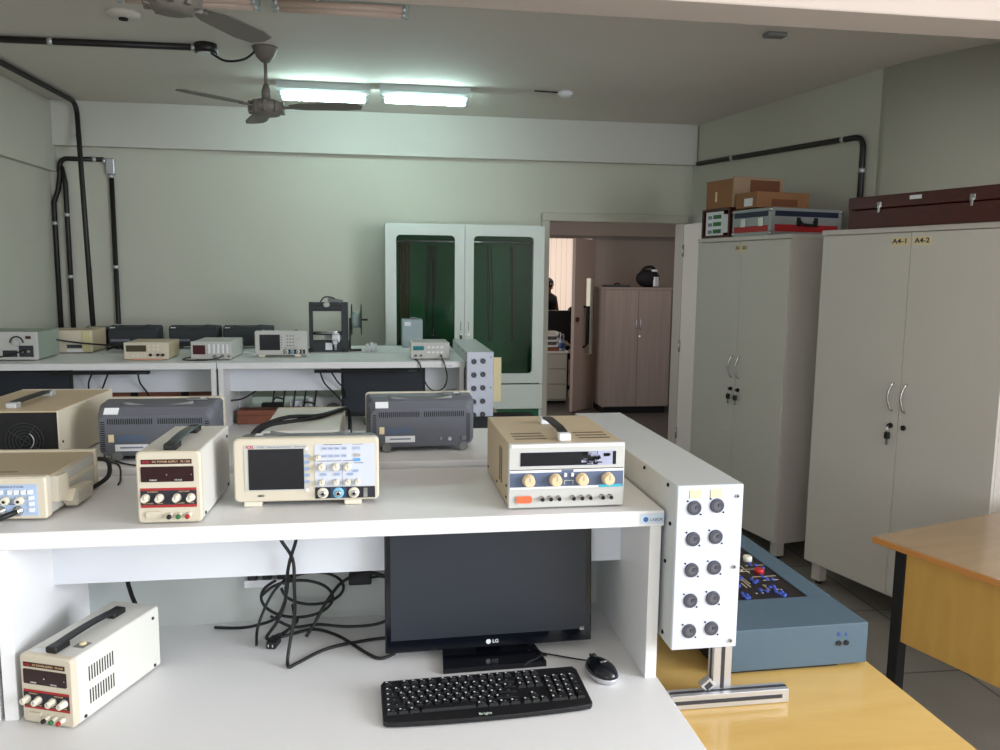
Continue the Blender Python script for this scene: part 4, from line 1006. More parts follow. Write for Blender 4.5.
# flat beige instrument behind the oscilloscope
t = thing('bench_instrument', 'flat beige instrument lying behind the cream oscilloscope with a black cord on top', 'instrument', (-.205, 2.13, SHR), R(0))
W, H, D = .2, .062, .37
m = MB(); m.box(-W / 2, W / 2, 0, D - .02, .004, H, OFFW, bev=.002, seg=1); m.obj('casing', t)
m = MB(); m.box(-W / 2 - .001, W / 2 + .001, D - .02, D, .003, H + .001, CREAM, bev=.003, seg=1); m.obj('front_bezel', t)
m = MB(); m.box(-W / 2 + .01, W / 2 - .01, -.001, 0, .008, H - .006, GREYF); m.obj('rear_panel', t)
for x in (-W / 2 + .02, W / 2 - .02):
    for y in (.03, D - .03):
        m = MB(); m.cyl((x, y, 0), (x, y, .005), .009, BLACKM, n=12); m.obj('foot', t)
for i, dz in enumerate((0, .011)):
    m = MB(); m.tube([(-.325, 1.96 + dz, 1.142), (-.335, 2.03 + dz, 1.165), (-.315, 2.1, 1.197 + dz), (-.285, 2.15, 1.213 + dz * .6), (-.24, 2.2 + dz, 1.212 + dz), (-.17, 2.29 + dz, 1.206 + dz * .3), (-.11, 2.4 + dz, 1.208), (-.092, 2.43, 1.203), (-.088, 2.44, 1.17), (-.085, 2.36, 1.143), (-.075, 2.25, 1.143)], .0055, RUBBER, n=10)
    tag(m.obj('loose_cable'), ['thick black cord draped over the flat beige instrument, lower of two', 'thick black cord draped over the flat beige instrument, upper of two'][i], 'cable', 'cords draped over the flat beige instrument')
for i, pts in enumerate(([(-.70, 2.175, 1.17), (-.68, 2.1, 1.143), (-.63, 2.04, 1.1405), (-.6, 1.95, 1.129), (-.59, 1.9, 1.1285)], [(-.69, 2.172, 1.16), (-.66, 2.10, 1.142), (-.6, 2.04, 1.1405), (-.53, 2.02, 1.1405), (-.48, 2.01, 1.1405)], [(-.345, 2.10, 1.19), (-.325, 2.06, 1.16), (-.31, 2.045, 1.15), (-.29, 2.04, 1.142)])):
    m = MB(); m.tube(pts, .0022, RUBBER, n=8); tag(m.obj('thin_cable'), ['thin black lead running down to the shelf in front of the left grey oscilloscope', 'thin black lead curving right in front of the left grey oscilloscope', 'short thin black lead between power supply and cream oscilloscope'][i], 'cable')

# ------------------------------------------------------------------ near monitor
t = thing('monitor', 'glossy black monitor with white LG logo under the nearest shelf', 'monitor', (.245, 1.75, .751), R(1.5))
W, z0, z1 = .474, .020, .310
tilt = Matrix.Translation((0, 0, z0)) @ Matrix.Rotation(R(-4), 4, 'X') @ Matrix.Translation((0, 0, -z0))
m = MB()
m.box(-W / 2, W / 2, -.03, -.018, z0, z1, GLOSSB, bev=.003, M=tilt)
m.obj('front_frame', t)
m = MB(); m.loft([[tuple(tilt @ Vector((x, y, z))) for x, z in rrect(-W / 2 + a, W / 2 - a, z0 + a, z1 - a, .01 + a * .3)] for y, a in ((-.018, .004), (.0, .01), (.022, .07))], BLACK); m.obj('back_shell', t)
m = MB(); m.box(-W / 2 + .013, W / 2 - .013, -.0308, -.0295, z0 + .029, z1 - .012, SCREENM, M=tilt); m.obj('screen', t)
m = MB(); m.cyl(tilt @ Vector((-.005, -.0302, z0 + .0135)), tilt @ Vector((-.005, -.0312, z0 + .0135)), .0055, LABEL, n=20); m.obj('logo_disc', t)
text('logo_text', 'LG', .011, LABEL, t, tuple(tilt @ Vector((.011, -.0308, z0 + .0135))), (PI / 2 - R(4), 0, 0), width=.013, bold=True)
m = MB(); m.box(W / 2 - .028, W / 2 - .018, -.0308, -.0302, z0 + .026, z0 + .034, FRGREY, M=tilt); m.obj('corner_sticker', t)
m = MB(); m.prism([(-.115, -.095), (.115, -.095), (.1, .075), (-.1, .075)], 0, .012, GLOSSB, axis='z'); m.obj('stand_base', t)
m = MB(); m.box(-.028, .028, .004, .02, .012, .1, GLOSSB, bev=.003); m.obj('stand_neck', t)

# ------------------------------------------------------------------ keyboard
def keyboard():
    t = thing('keyboard', 'black full-size keyboard with white legends on the nearest desk', 'keyboard', (.209, 1.533, .751), R(1.9)); t.scale = (.945, .89, .95)
    W, D = .442, .158
    fr = lambda x: -D / 2 - .010 * (1 - (2 * x / W) ** 2)
    out = [(W / 2 - .006, D / 2 - .0), (W / 2, D / 2 - .012)] + [(W / 2, -D / 2 + .012), (W / 2 - .006, -D / 2 + .002)] + [(W / 2 * (1 - k / 8) - .0, fr(W / 2 * (1 - k / 8))) for k in range(1, 16)] + [(-W / 2 + .006, -D / 2 + .002), (-W / 2, -D / 2 + .012), (-W / 2, D / 2 - .012), (-W / 2 + .006, D / 2)]
    m = MB()
    def top(x, y, o=0): return .012 + (y + D / 2) * .07 - o
    m.loft([[(x, y, .002) for x, y in out], [(x, y, top(x, y) - .002) for x, y in out], [(x * .99, y * .98, top(x, y)) for x, y in out]], BLACK)
    m.obj('case', t)
    m = MB(); m.box(-W / 2 + .02, W / 2 - .02, -.02, .06, 0, .003, BLACKM); m.obj('underside_pad', t)
    u = .01905 * .99
    keys = []
    def row(y, x, ws):
        for w_ in ws:
            if w_ > 0: keys.append((x + w_ * u / 2, y, w_ * u, u))
            x += abs(w_) * u
    X = -W / 2 + .007
    yr = [.0605, .0345, .0145, -.0055, -.0255, -.0455]
    row(yr[0], X, [1, -1, 1, 1, 1, 1, -.5, 1, 1, 1, 1, -.5, 1, 1, 1, 1, -.25, 1, 1, 1])
    row(yr[1], X, [1] * 13 + [2, -.25, 1, 1, 1, -.25, 1, 1, 1, 1])
    row(yr[2], X, [1.5] + [1] * 12 + [1.5, -.25, 1, 1, 1, -.25, 1, 1, 1])
    row(yr[3], X, [1.75] + [1] * 11 + [2.25, -3.5, 1, 1, 1])
    row(yr[4], X, [2.25] + [1] * 10 + [2.75, -1.25, 1, -1.25, 1, 1, 1])
    row(yr[5], X, [1.25, 1.25, 1.25, 6.25, 1.25, 1.25, 1.25, 1.25, -.25, 1, 1, 1, -.25, 2, 1])
    xr = X + (15 + .25 + 3 + .25 + 3.5) * u
    keys.append((xr, yr[2] - u / 2, u, 2 * u)); keys.append((xr, yr[4] - u / 2, u, 2 * u))
    keys = keys[:]
    cache = {}
    keys.sort(key=lambda k: -k[2] * k[3])
    def keymesh(m, x, y, z, w_, d_):
        g = .0011
        a = [(x - w_ / 2 + g, y - d_ / 2 + g), (x + w_ / 2 - g, y - d_ / 2 + g), (x + w_ / 2 - g, y + d_ / 2 - g), (x - w_ / 2 + g, y + d_ / 2 - g)]
        b = [(x - w_ / 2 + g + .0018, y - d_ / 2 + g + .0022), (x + w_ / 2 - g - .0018, y - d_ / 2 + g + .0022), (x + w_ / 2 - g - .0018, y + d_ / 2 - g - .001), (x - w_ / 2 + g + .0018, y + d_ / 2 - g - .001)]
        m.loft([[(p[0], p[1], z) for p in a], [(p[0], p[1], z + .0065) for p in b]], BLACK)
        if w_ < .1:
            m.box(x - w_ / 2 + .0040, x - w_ / 2 + .0078, y + d_ / 2 - .0080, y + d_ / 2 - .0042, z + .0065, z + .0067, INKW); m.box(x + .0005, x + .0035, y - .002, y + .0002, z + .0065, z + .0067, INKG)
    rest = keys[100:]; keys = keys[:100]
    for x, y, w_, d_ in keys:
        k = (round(w_, 4), round(d_, 4)); z = top(x, y) - .0005
        if k not in cache:
            m = MB(); keymesh(m, 0, 0, 0, w_, d_); o = m.obj('key', t, (x, y, z)); o.rotation_euler.x = .07; cache[k] = o
        else:
            o = cache[k].copy(); COL.objects.link(o); o.location = (x, y, z)
    if rest:
        m = MB()
        for x, y, w_, d_ in rest: keymesh(m, x, y, top(x, y) - .0005, w_, d_)
        o = m.obj('remaining_keys', t); o['kind'] = 'stuff'
    text('brand_text', 'Bright', .010, mat('pale_green_print', (186, 200, 186), .5, var=0), t, (-.012, -.0765, top(0, -.0765) + .0004), (.07, 0, 0), width=.027, bold=True)
keyboard()

# ------------------------------------------------------------------ mouse
t = thing('mouse', 'black and silver wired mouse beside the keyboard', 'mouse', (.471, 1.602, .751), R(18))
def egg(z, k, n=28):
    P = []
    for i in range(n):
        a = 2 * PI * i / n; x = .029 * math.cos(a) * k; y = .05 * math.sin(a) * k
        x *= 1 - .12 * math.sin(a); P.append((x, y - .003 * (1 - k), z))
    return P
m = MB(); m.loft([egg(.0, .86), egg(.004, .96), egg(.010, 1.0), egg(.013, .99)], ALU, smooth=True); m.obj('lower_shell', t)
m = MB(); m.loft([egg(.013, .985), egg(.02, .93), egg(.027, .8), egg(.032, .6), egg(.035, .35), egg(.0358, .1)], GLOSSB, smooth=True); m.obj('upper_shell', t)
m = MB(); m.cyl((-.003, .028, .03), (.003, .028, .03), .008, GREYPD, n=16); m.obj('scroll_wheel', t)
m = MB(); m.box(-.0003, .0003, .02, .046, .0245, .0315, SLOT); m.box(-.018, .018, -.034, -.033, .0225, .0245, CHROME); m.obj('trim_line', t)
text('brand_text', 'Bright', .007, FRGREY, t, (.002, -.008, .0356), (0, 0, 0), width=.017, bold=True)
m = MB(); m.tube([(0, .049, .012), (-.012, .075, .006), (-.05, .12, .004), (-.1, .15, .012)], .0019, RUBBER, n=8); m.obj('cord', t)
m = MB(); m.tube([(.315, 1.76, .772), (.36, 1.72, .755), (.372, 1.705, .7535), (.355, 1.68, .7655), (.34, 1.665, .7655), (.325, 1.655, .767), (.31, 1.64, .7667)], .0022, RUBBER, n=8)
tag(m.obj('loose_cable'), 'thin black keyboard cord looping behind the keyboard by the monitor base', 'cable')

# ------------------------------------------------------------------ loose cables under the near shelf
zc = .7545
def cab_(pts, r, label, name='cable', group=None):
    m = MB(); m.tube(pts, r, RUBBER, n=10); o = m.obj(name); tag(o, label, 'cable', group); return o
# hanging pair (drop from shelf underside in front of hanging panel, onto the desk)
yh = 1.745
c = cab_([(-.225, 1.72, 1.082), (-.212, 1.73, 1.04), (-.19, yh, .99), (-.188, yh, .93), (-.19, 1.76, .86), (-.2, 1.75, .80), (-.205, 1.735, .762), (-.200, 1.72, zc), (-.185, 1.735, zc), (-.12, 1.8, zc), (-.03, 1.83, zc), (.05, 1.84, zc)], .0038, 'black cord hanging from shelf, bending sharply on desk left of monitor')
c = cab_([(-.175, 1.72, 1.082), (-.18, 1.73, 1.04), (-.198, yh, .98), (-.208, 1.77, .92), (-.215, 1.79, .87), (-.235, 1.81, .82), (-.262, 1.83, .775), (-.25, 1.86, zc + .003), (-.21, 1.88, .757), (-.16, 1.9, .7565), (-.1, 1.86, zc), (-.03, 1.76, zc), (.0, 1.735, zc), (.03, 1.755, zc)], .0038, 'black cord hanging from the shelf and snaking across the desk to the monitor')
t = thing('plug_cord', 'black cord ending in a chunky plug lying on the white desk', 'cable', (0, 0, 0))
m = MB(); m.tube([(-.215, 1.95, .80), (-.205, 1.9, .79), (-.2, 1.90, .78), (-.222, 1.89, .762), (-.236, 1.874, .760)], .0038, RUBBER, n=10); m.obj('cord', t)
m = MB()
Q = Matrix.Translation((-.246, 1.838, .7605)) @ Matrix.Rotation(R(-14), 4, 'Z')
m.box(-.0115, .0115, -.024, .016, -.0085, .0085, BLACK, bev=.003, M=Q); m.loft([[tuple(Q @ Vector((x * k, y, z * k))) for x, z in ((-.009, -.006), (.009, -.006), (.009, .006), (-.009, .006))] for y, k in ((.016, 1), (.038, .5))], BLACK)
for x in (-.005, .005): m.box(x - .0012, x + .0012, -.0246, -.0238, -.003, .003, FRGREY, M=Q)
m.obj('plug', t)
# coil of cables behind
import itertools
def coil(cx, cy, rx, rz_, n0, ph, lab, yj=.0, zc_=.845):
    pts = []
    for k in range(n0):
        a = ph + k * 2 * PI / 12
        pts.append((cx + rx * math.cos(a), cy + yj * math.sin(a * .5), zc_ + rz_ * math.sin(a)))
    return cab_(pts, .0036, lab)
coil(-.2, 1.90, .085, .052, 14, 2.2, 'black cable loop standing behind the hanging cords, left loop', .02, .835)
coil(-.165, 1.925, .075, .045, 12, 3.2, 'black cable loop standing behind the hanging cords, rear loop', .015, .85)
cab_([(-.285, 1.83, .757), (-.285, 1.87, .79), (-.25, 1.9, .86), (-.19, 1.93, .90), (-.14, 1.94, .91)], .0034, 'black cable rising from the desk up to the socket strip')
cab_([(-.40, 1.945, zc), (-.345, 1.935, zc), (-.3, 1.92, .765), (-.25, 1.9, .79), (-.225, 1.88, .84), (-.215, 1.9, .9), (-.21, 1.93, .925)], .0036, 'black cable running in from the left along the back of the desk')
cab_([(.03, 1.9, .875), (-.03, 1.92, .885), (-.09, 1.91, .87), (-.13, 1.88, .83), (-.155, 1.86, .79), (-.175, 1.85, .762)], .004, 'black cable arcing down from the adapter to the desk behind the monitor')
cab_([(.04, 1.86, .8), (-.01, 1.87, .775), (-.08, 1.88, .768), (-.15, 1.885, .775), (-.21, 1.88, .775), (-.26, 1.89, .80)], .0036, 'black cable lying low across the back of the desk')
cab_([(-.565, 1.93, .93), (-.585, 1.92, .90), (-.575, 1.9, .872), (-.56, 1.88, .85)], .005, 'short thick black cable behind the slotted power supply')
t = thing('socket_strip', 'small white socket strip with black plugs on the back panel', 'socket strip', (-.275, 1.955, .845), 0)
m = MB(); m.box(-.055, .055, 0, .021, 0, .02, LABEL, bev=.002, seg=1); m.obj('strip', t)
for x in (-.035, 0, .035):
    m = MB(); m.box(x - .011, x + .011, -.004, .018, .02, .036, BLACK, bev=.003); m.obj('plug', t)
t = thing('power_adapter', 'black block power adapter on the back panel beside the monitor', 'adapter', (-.05, 1.945, .848), 0)
m = MB(); m.box(-.028, .028, -.012, .031, 0, .03, BLACK, bev=.004); m.obj('block', t)
m = MB(); m.tube([(.028, 0, .015), (.05, -.01, .02), (.08, -.01, .01)], .003, RUBBER); m.obj('lead', t)
# ------------------------------------------------------------------ back row: instruments
ZB = 1.126
def simple_box_inst(name, label, cat, loc, rz, W, H, D, body, front, group=None, feet=True):
    t = thing(name, label, cat, loc, rz, group)
    m = MB(); m.box(-W / 2, W / 2, .012, D, .006, H, body, bev=.003, seg=1); m.obj('casing', t)
    m = MB(); m.box(-W / 2 - .002, W / 2 + .002, 0, .014, .004, H + .002, front, bev=.003, seg=1); m.obj('front_bezel', t)
    for x in (-W / 2 + .025, W / 2 - .025):
        for y in (.03, D - .03):
            m = MB(); m.cyl((x, y, 0), (x, y, .007), .009, BLACKM, n=10); m.obj('foot', t)
    return t
t = simple_box_inst('function_generator', 'grey function generator with teal display at the end of the back row bench', 'function generator', (.285, 4.50, ZB), 0, .212, .094, .24, FRGREY, FRGREY)
m = MB(); m.box(-.095, -.035, -.002, .001, .052, .075, TEAL); m.obj('display', t)
for k in range(4):
    for j in range(2):
        m = MB(); m.box(-.015 + k * .024, .0 + k * .024, -.003, 0, .035 + j * .028, .045 + j * .028, LABEL); m.obj('push_button', t)
for x in (-.08, -.05, .06):
    m = MB(); m.lathe([(.008, 0), (.007, .012)], (x, 0, .022), (0, -1, 0), CHROME, n=12); m.obj('connector', t)
m = MB(); m.tube([(.062, -.015, .022), (.064, -.06, .004), (.07, -.115, -.01), (.085, -.12, -.09), (.06, -.12, -.15), (.0, -.12, -.155), (-.04, -.12, -.1), (-.065, -.115, -.01), (-.085, -.05, .006)], .004, RUBBER, n=8); m.obj('hanging_lead', t)
m = MB(); m.box(-W / 2 * 0 + -.112, -.106, .02, .16, .02, .06, KNOBW, bev=.002, seg=1); m.obj('side_handle', t)
t = simple_box_inst('bench_meter', 'cream bench meter with olive display on the back row bench', 'meter', (-1.235, 4.545, ZB), 0, .225, .094, .25, CREAMD, CREAM)
m = MB(); m.box(-.102, .0, -.002, .001, .046, .08, OLIVE); m.obj('display', t)
for k in range(3):
    for j in range(2):
        m = MB(); m.box(.01 + k * .022, .022 + k * .022, -.004, 0, .052 + j * .02, .064 + j * .02, KNOBW); m.obj('push_button', t)
for x in (.022, .06, .085):
    m = MB(); m.cyl((x, 0, .028), (x, -.01, .028), .008, BLACK, n=12); m.obj('connector', t)
for k in range(5):
    m = MB(); m.box(-.07 + k * .02, -.058 + k * .02, -.004, 0, .02, .03, KNOBW); m.obj('range_button', t)
m = MB(); m.box(-.08, .09, -.012, 0, 0.001, .008, mat('salmon_bar', (206, 150, 124), .5, var=0)); m.obj('tilt_bar', t)
t = simple_box_inst('frequency_counter', 'grey frequency counter with dark red display on the back row bench', 'counter', (-.9, 4.54, ZB), R(-3), .21, .098, .3, FRGREY, FRGREY)
m = MB(); m.box(-.095, -.03, -.002, .001, .03, .08, REDLCD); m.obj('display', t)
for k in range(5):
    m = MB(); m.box(-.015 + k * .024, -.004 + k * .024, -.005, 0, .035, .085, LABEL, bev=.001, seg=1); m.obj('push_button', t)
for x in (.02, .06, .095):
    m = MB(); m.lathe([(.009, 0), (.007, .014)], (x, 0, .02), (0, -1, 0), CHROME, n=12); m.obj('connector', t)
m = MB(); m.tube([(-.13, .1, .006), (-.15, .0, .004), (-.1, -.06, .004), (-.02, -.06, .004), (.03, -.03, .01), (.06, -.01, .02)], .003, RUBBER, n=8); m.obj('lead', t)
t = simple_box_inst('analog_generator', 'grey analog signal generator with round dial at the left end of the back row', 'signal generator', (-1.93, 4.55, ZB), 0, .30, .15, .3, mat('grey_green_metal', (150, 160, 148), .5, var=.02), FRGREY)
m = MB(); m.tube([(.05 + .032 * math.cos(a), -.002, .095 + .032 * math.sin(a)) for a in [k * PI / 10 for k in range(11)]], .004, GREYPD, straight=True); m.lathe([(.018, 0), (.015, .015)], (.05, 0, .095), (0, -1, 0), FRGREY, n=20); m.obj('dial', t)
m = MB(); m.box(-.02, .05, -.003, 0, .02, .055, GREYPD); m.box(.06, .13, -.003, 0, .02, .08, GREYPD); m.obj('socket_panel', t)
m = MB(); m.box(.095, .12, -.004, 0, .115, .13, BROWN); m.box(-.12, -.1, -.004, 0, .11, .13, BLACK); m.obj('switch', t)
for x in (.08, .11):
    m = MB(); m.lathe([(.009, 0), (.007, .014)], (x, -.002, .05), (0, -1, 0), CHROME, n=12); m.obj('connector', t)
m = MB(); m.tube([(.1, -.018, .06), (.03, -.03, .035), (-.05, -.04, .02), (-.15, -.03, .01)], .004, RUBBER); m.obj('lead', t)
t = simple_box_inst('bench_multimeter', 'cream bench multimeter partly behind the analog signal generator', 'multimeter', (-1.77, 4.93, ZB), 0, .27, .13, .25, CREAMD, CREAM)
m = MB(); m.box(.0, .085, -.002, .001, .03, .05, GREYPD); m.box(.0, .085, -.003, 0, .008, .022, LABEL); m.obj('button_strip', t)
m = MB(); m.box(.08, .13, -.004, .02, .01, .13, mat('yellow_cream', (206, 198, 150), .5, var=.02), bev=.006); m.obj('side_handle', t)
t = simple_box_inst('bench_instrument', 'dark grey instrument beside the cream multimeter under a metal bail handle', 'instrument', (-1.70, 5.20, ZB), 0, .1, .13, .14, GREYF, CREAMD)
m = MB(); m.tube([(-.05, -.01, .125), (-.02, -.03, .14), (.02, -.08, .08), (.06, -.12, .015)], .006, CHROME); m.obj('bail_handle', t)
random.seed(21)
for i in range(4):
    pts = [(-1.72 + random.random() * .1, 4.95 + random.random() * .1, 1.15)] if False else []
    x0 = -1.56
    for k in range(7): pts.append((x0 + k * .04 + random.uniform(-.02, .02), 4.98 + .05 * math.sin(k * 1.9 + i) + i * .03, 1.14 + .028 * abs(math.sin(k * 1.7 + i * 1.3))))
    cab_(pts, .007, ['tangled black cable on the back row shelf, nearest strand', 'tangled black cable on the back row shelf, second strand', 'tangled black cable on the back row shelf, third strand', 'tangled black cable on the back row shelf, rearmost strand'][i], name='cable', group='tangled cables on the back row shelf')
cab_([(-1.80, 4.80, 1.22), (-1.7, 4.86, 1.195), (-1.6, 4.9, 1.18), (-1.5, 4.92, 1.17), (-1.38, 4.93, 1.165)], .005, 'black cable stretching right from the signal generator to the tangle')
# 3D printer
t = thing('printer_3d', 'black-framed desktop 3D printer with a spool at its side', '3D printer', (-.297, 4.95, ZB), 0)
m = MB(); w = .115
m.box(-w, -w + .022, 0, .03, 0, .3, GREYPD, bev=.002, seg=1); m.box(w - .04, w, 0, .03, 0, .3, GREYPD, bev=.002, seg=1); m.box(-w + .022, w - .04, .001, .029, .245, .299, GREYPD); m.box(-w + .022, w - .04, .001, .029, .001, .064, GREYPD)
m.box(-w + .001, -w + .02, .03, .24, 0.001, .05, GREYPD); m.box(w - .039, w - .001, .03, .24, 0.001, .05, GREYPD); m.box(-w, w, .24, .26, .0, .05, GREYPD)
m.obj('frame', t)
m = MB(); m.box(-w - .004, w - .02, .03, .22, .1, .106, BLACK); m.box(-.06, .04, .05, .14, .075, .1, FRGREY); m.obj('print_bed', t)
m = MB(); m.box(.02, .065, -.03, .0, .06, .11, ALU, bev=.004); m.cyl((.04, -.015, .06), (.04, -.015, .012), .008, ALU, n=12); m.box(.025, .055, -.04, -.01, .045, .075, BLACK, bev=.003); m.obj('extruder', t)
m = MB(); m.cyl((-w, .015, .112), (w, .015, .112), .004, CHROME, n=10); m.cyl((-w, .04, .118), (w, .04, .118), .004, CHROME, n=10); m.obj('guide_rod', t)
m = MB(); m.box(-.02, .02, -.002, 0, .012, .055, LABEL); m.obj('white_label', t)
m = MB(); m.box(-.05, .04, .0, .06, .3, .322, GREYF, bev=.006, M=Matrix.Rotation(.15, 4, 'Y')); m.tube([(-.05, .02, .295), (-.02, -.01, .33), (.03, 0, .325), (.05, .02, .3)], .004, BLACK); m.sphere((-.01, -.01, .285), .02, FRGREY, 1, .6, .8, n=12); m.obj('top_clamp', t)
m = MB(); m.box(-.1, .08, -.0015, 0, .255, .262, BLACK); m.box(-.1, .08, -.0015, 0, .275, .282, BLACK); m.obj('top_slots', t)
for x in (-w + .005, w - .03):
    m = MB(); m.cyl((x, -.012, .012), (x, .02, .012), .012, BLACK, n=12); m.obj('foot', t)
t = thing('filament_spool', 'black-flanged filament spool standing right of the 3D printer', 'spool', (-.165, 5.03, ZB), 0)
m = MB(); m.cyl((.0, 0, .19), (.005, 0, .19), .095, ORB, n=36); m.cyl((.058, 0, .19), (.063, 0, .19), .095, ORB, n=36); m.cyl((-.012, 0, .19), (.1, 0, .19), .006, ORB, n=12); m.obj('flange', t)
m = MB(); m.cyl((.005, 0, .19), (.058, 0, .19), .05, CLEARW, n=30); m.obj('filament', t)
m = MB(); m.box(-.013, -.004, -.02, .02, 0, .2, ORB); m.box(-.013, .06, -.03, .03, 0, .008, ORB); m.obj('holder', t)
m = MB()
random.seed(5)
for k in range(9):
    a = random.random() * 6.28; m.tube([(0, 0, .004), (.012 * math.cos(a), .012 * math.sin(a), .02), (.03 * math.cos(a), .02 * math.sin(a), .03 + random.random() * .03), (.035 * math.cos(a + .6), .02 * math.sin(a + .6), .004)], .004, LABEL, n=6)
tag(m.obj('cable_ties', None, (-.045, 4.93, ZB)), 'small tangle of white plastic strips at the foot of the spool', 'plastic strips')
t = thing('grey_case', 'pale grey upright case with white label at the back of the bench', 'case', (.215, 5.2, ZB), 0)
m = MB(); m.box(-.066, .066, 0, .13, 0, .18, mat('pale_grey_case', (158, 172, 176), .5, var=.02), bev=.006); m.obj('case', t)
m = MB(); m.box(-.05, -.01, -.001, 0, .14, .165, LABEL); m.obj('white_label', t)
m = MB(); m.box(-.01, .03, .05, .07, .18, .192, GREYF, bev=.003, seg=1); m.obj('handle', t)
# sheet at right end of back bench
m = MB(); m.box(-.05, .05, -.12, .12, 0, .01, WEDGE, bev=.002, seg=1); tag(m.obj('paper_stack', None, (.36, 5.0, ZB), R(20)), 'small stack of pale paper behind the teal-display generator', 'paper')

# monitors of the back row, dark bars beneath the shelf edge
def small_monitor(label, loc, W=.475, H=.3):
    t = thing('monitor', label, 'monitor', loc, 0)
    m = MB(); m.box(-W / 2, W / 2, -.02, .0, .04, .04 + H, BLACK, bev=.004); m.obj('front_frame', t)
    m = MB(); m.box(-W / 2 + .014, W / 2 - .014, -.0208, -.0195, .065, .03 + H, SCREENM); m.obj('screen', t)
    m = MB(); m.loft([[(x, y, z) for x, z in rrect(-W / 2 + a, W / 2 - a, .045 + a, .035 + H - a, .02)] for y, a in ((0, .004), (.035, .07))], BLACK); m.obj('back_shell', t)
    m = MB(); m.rprism(-.11, .11, -.09, .09, .03, 0, .012, BLACK, axis='z'); m.box(-.03, .03, .034, .05, .01, .2, BLACK); m.obj('stand', t)
    return t
small_monitor('black monitor under the back row shelf behind the grey oscilloscope', (.026, 4.62, .751), .475, .29)
small_monitor('black monitor under the back row shelf at the far left', (-1.80, 4.52, .751), .40, .29)
for i, (a, b) in enumerate(((-1.67, -1.19), (-.345, .22))):
    m = MB(); m.box(a, b, 4.405, 4.44, 1.066, 1.082, BLACKM, bev=.003); m.box(b - .06, b - .01, 4.403, 4.405, 1.069, 1.079, GREYPD)
    tag(m.obj('under_shelf_bar'), ['thin black bar under the back row shelf, left one over the white panel', 'thin black bar under the back row shelf above the monitor'][i], 'bar', 'bars under the back row shelf')
# cables hanging beneath
for i, pts in enumerate(([(-1.5, 4.5, 1.06), (-1.54, 4.56, 1.0), (-1.55, 4.6, .93), (-1.55, 4.62, .85)], [(-1.42, 4.5, 1.06), (-1.46, 4.56, 1.0), (-1.5, 4.6, .92), (-1.5, 4.62, .85)], [(-1.27, 4.5, 1.06), (-1.275, 4.55, 1.0), (-1.25, 4.6, .93), (-1.25, 4.62, .85)],
                         [(-.32, 4.5, 1.06), (-.3, 4.55, .99), (-.25, 4.58, .93), (-.21, 4.6, .88)], [(-.26, 4.5, 1.06), (-.23, 4.55, 1.0), (-.2, 4.57, .96), (-.19, 4.6, .9)], [(-.84 + .02, 4.6, .89), (-.75, 4.62, .9), (-.68, 4.68, .94), (-.6, 4.75, .99)])):
    cab_(pts, .0045, ['thin black cable hanging under the back row shelf, leftmost of three', 'thin black cable hanging under the back row shelf, middle of three', 'thin black cable hanging under the back row shelf, rightmost of three', 'black cable hanging left of the back row monitor, longer one', 'black cable hanging left of the back row monitor, shorter one', 'black cable slanting up beside the bench divider'][i])
# clutter on the back row desk
t = thing('wooden_box', 'reddish brown wooden box on the back row desk beside the bench divider', 'box', (-.70, 4.62, .751), 0)
m = MB(); m.box(-.09, .35, 0, .11, 0, .08, WOODR, bev=.006); m.obj('box_body', t)
m = MB(); m.box(-.09, .35, -.0008, 0, .05, .052, BROWN); m.obj('seam', t)
t = thing('wooden_box', 'long reddish brown wooden box under the left back row shelf', 'box', (-1.22, 4.70, .751), 0)
m = MB(); m.box(-.36, .33, 0, .12, 0, .2, WOODR, bev=.004); m.obj('box_body', t)
for x in (-.15, .12):
    m = MB(); m.box(x, x + .04, -.004, 0, .0, .2, BLACKM); m.obj('strap', t)
for i, (x, y, w_, h_) in enumerate(((-.62, 4.82, .12, .09), (-.44, 4.76, .08, .07))):
    m = MB(); m.box(-w_ / 2, w_ / 2, -.03, .03, 0, h_, BLACK, bev=.006); m.tube([(0, 0, h_), (.02, .0, h_ + .03), (.06, .01, h_ + .02)], .005, BLACK)
    tag(m.obj('power_adapter', None, (x, y, .751)), ['larger black power adapter on the back row desk behind the wooden box', 'smaller black power adapter on the back row desk'][i], 'adapter')
t = thing('wall_socket', 'white and blue double socket box on the back row desk', 'socket box', (-.47, 4.84, .751), 0)
m = MB(); m.box(-.05, .05, -.03, .03, 0, .1, LABEL, bev=.004); m.obj('box_body', t)
m = MB(); m.cyl((0, -.03, .06), (0, -.032, .06), .012, BLUEINK, n=14); m.obj('socket_face', t)
t = thing('power_strip', 'white power strip with a red stripe on the back row desk', 'power strip', (-.33, 4.84, .751), 0)
m = MB(); m.box(-.08, .1, -.03, .03, 0, .12, LABEL, bev=.004); m.obj('strip', t)
m = MB(); m.box(-.08, .1, -.0308, -.03, .055, .062, RED); m.obj('stripe', t)
t = thing('tape_roll', 'grey tape roll on edge beside the white power strip', 'tape roll', (-.27, 4.78, .751), 0)
m = MB(); m.cyl((0, -.012, .045), (0, .012, .045), .045, GREYF, n=28); m.obj('roll', t)
m = MB(); m.cyl((0, -.013, .045), (0, .013, .045), .025, GREYPD, n=20); m.obj('core', t)
for i in range(5):
    x = -.62 + i * .06
    cab_([(x, 4.79, .76), (x + .01, 4.80, .88), (x + .03, 4.82, .97), (x + .05, 4.85, 1.02)], .005, 'black cable rising behind the clutter on the back row desk, number %s from the left' % ['one', 'two', 'three', 'four', 'five'][i], group='cables behind the back row clutter')

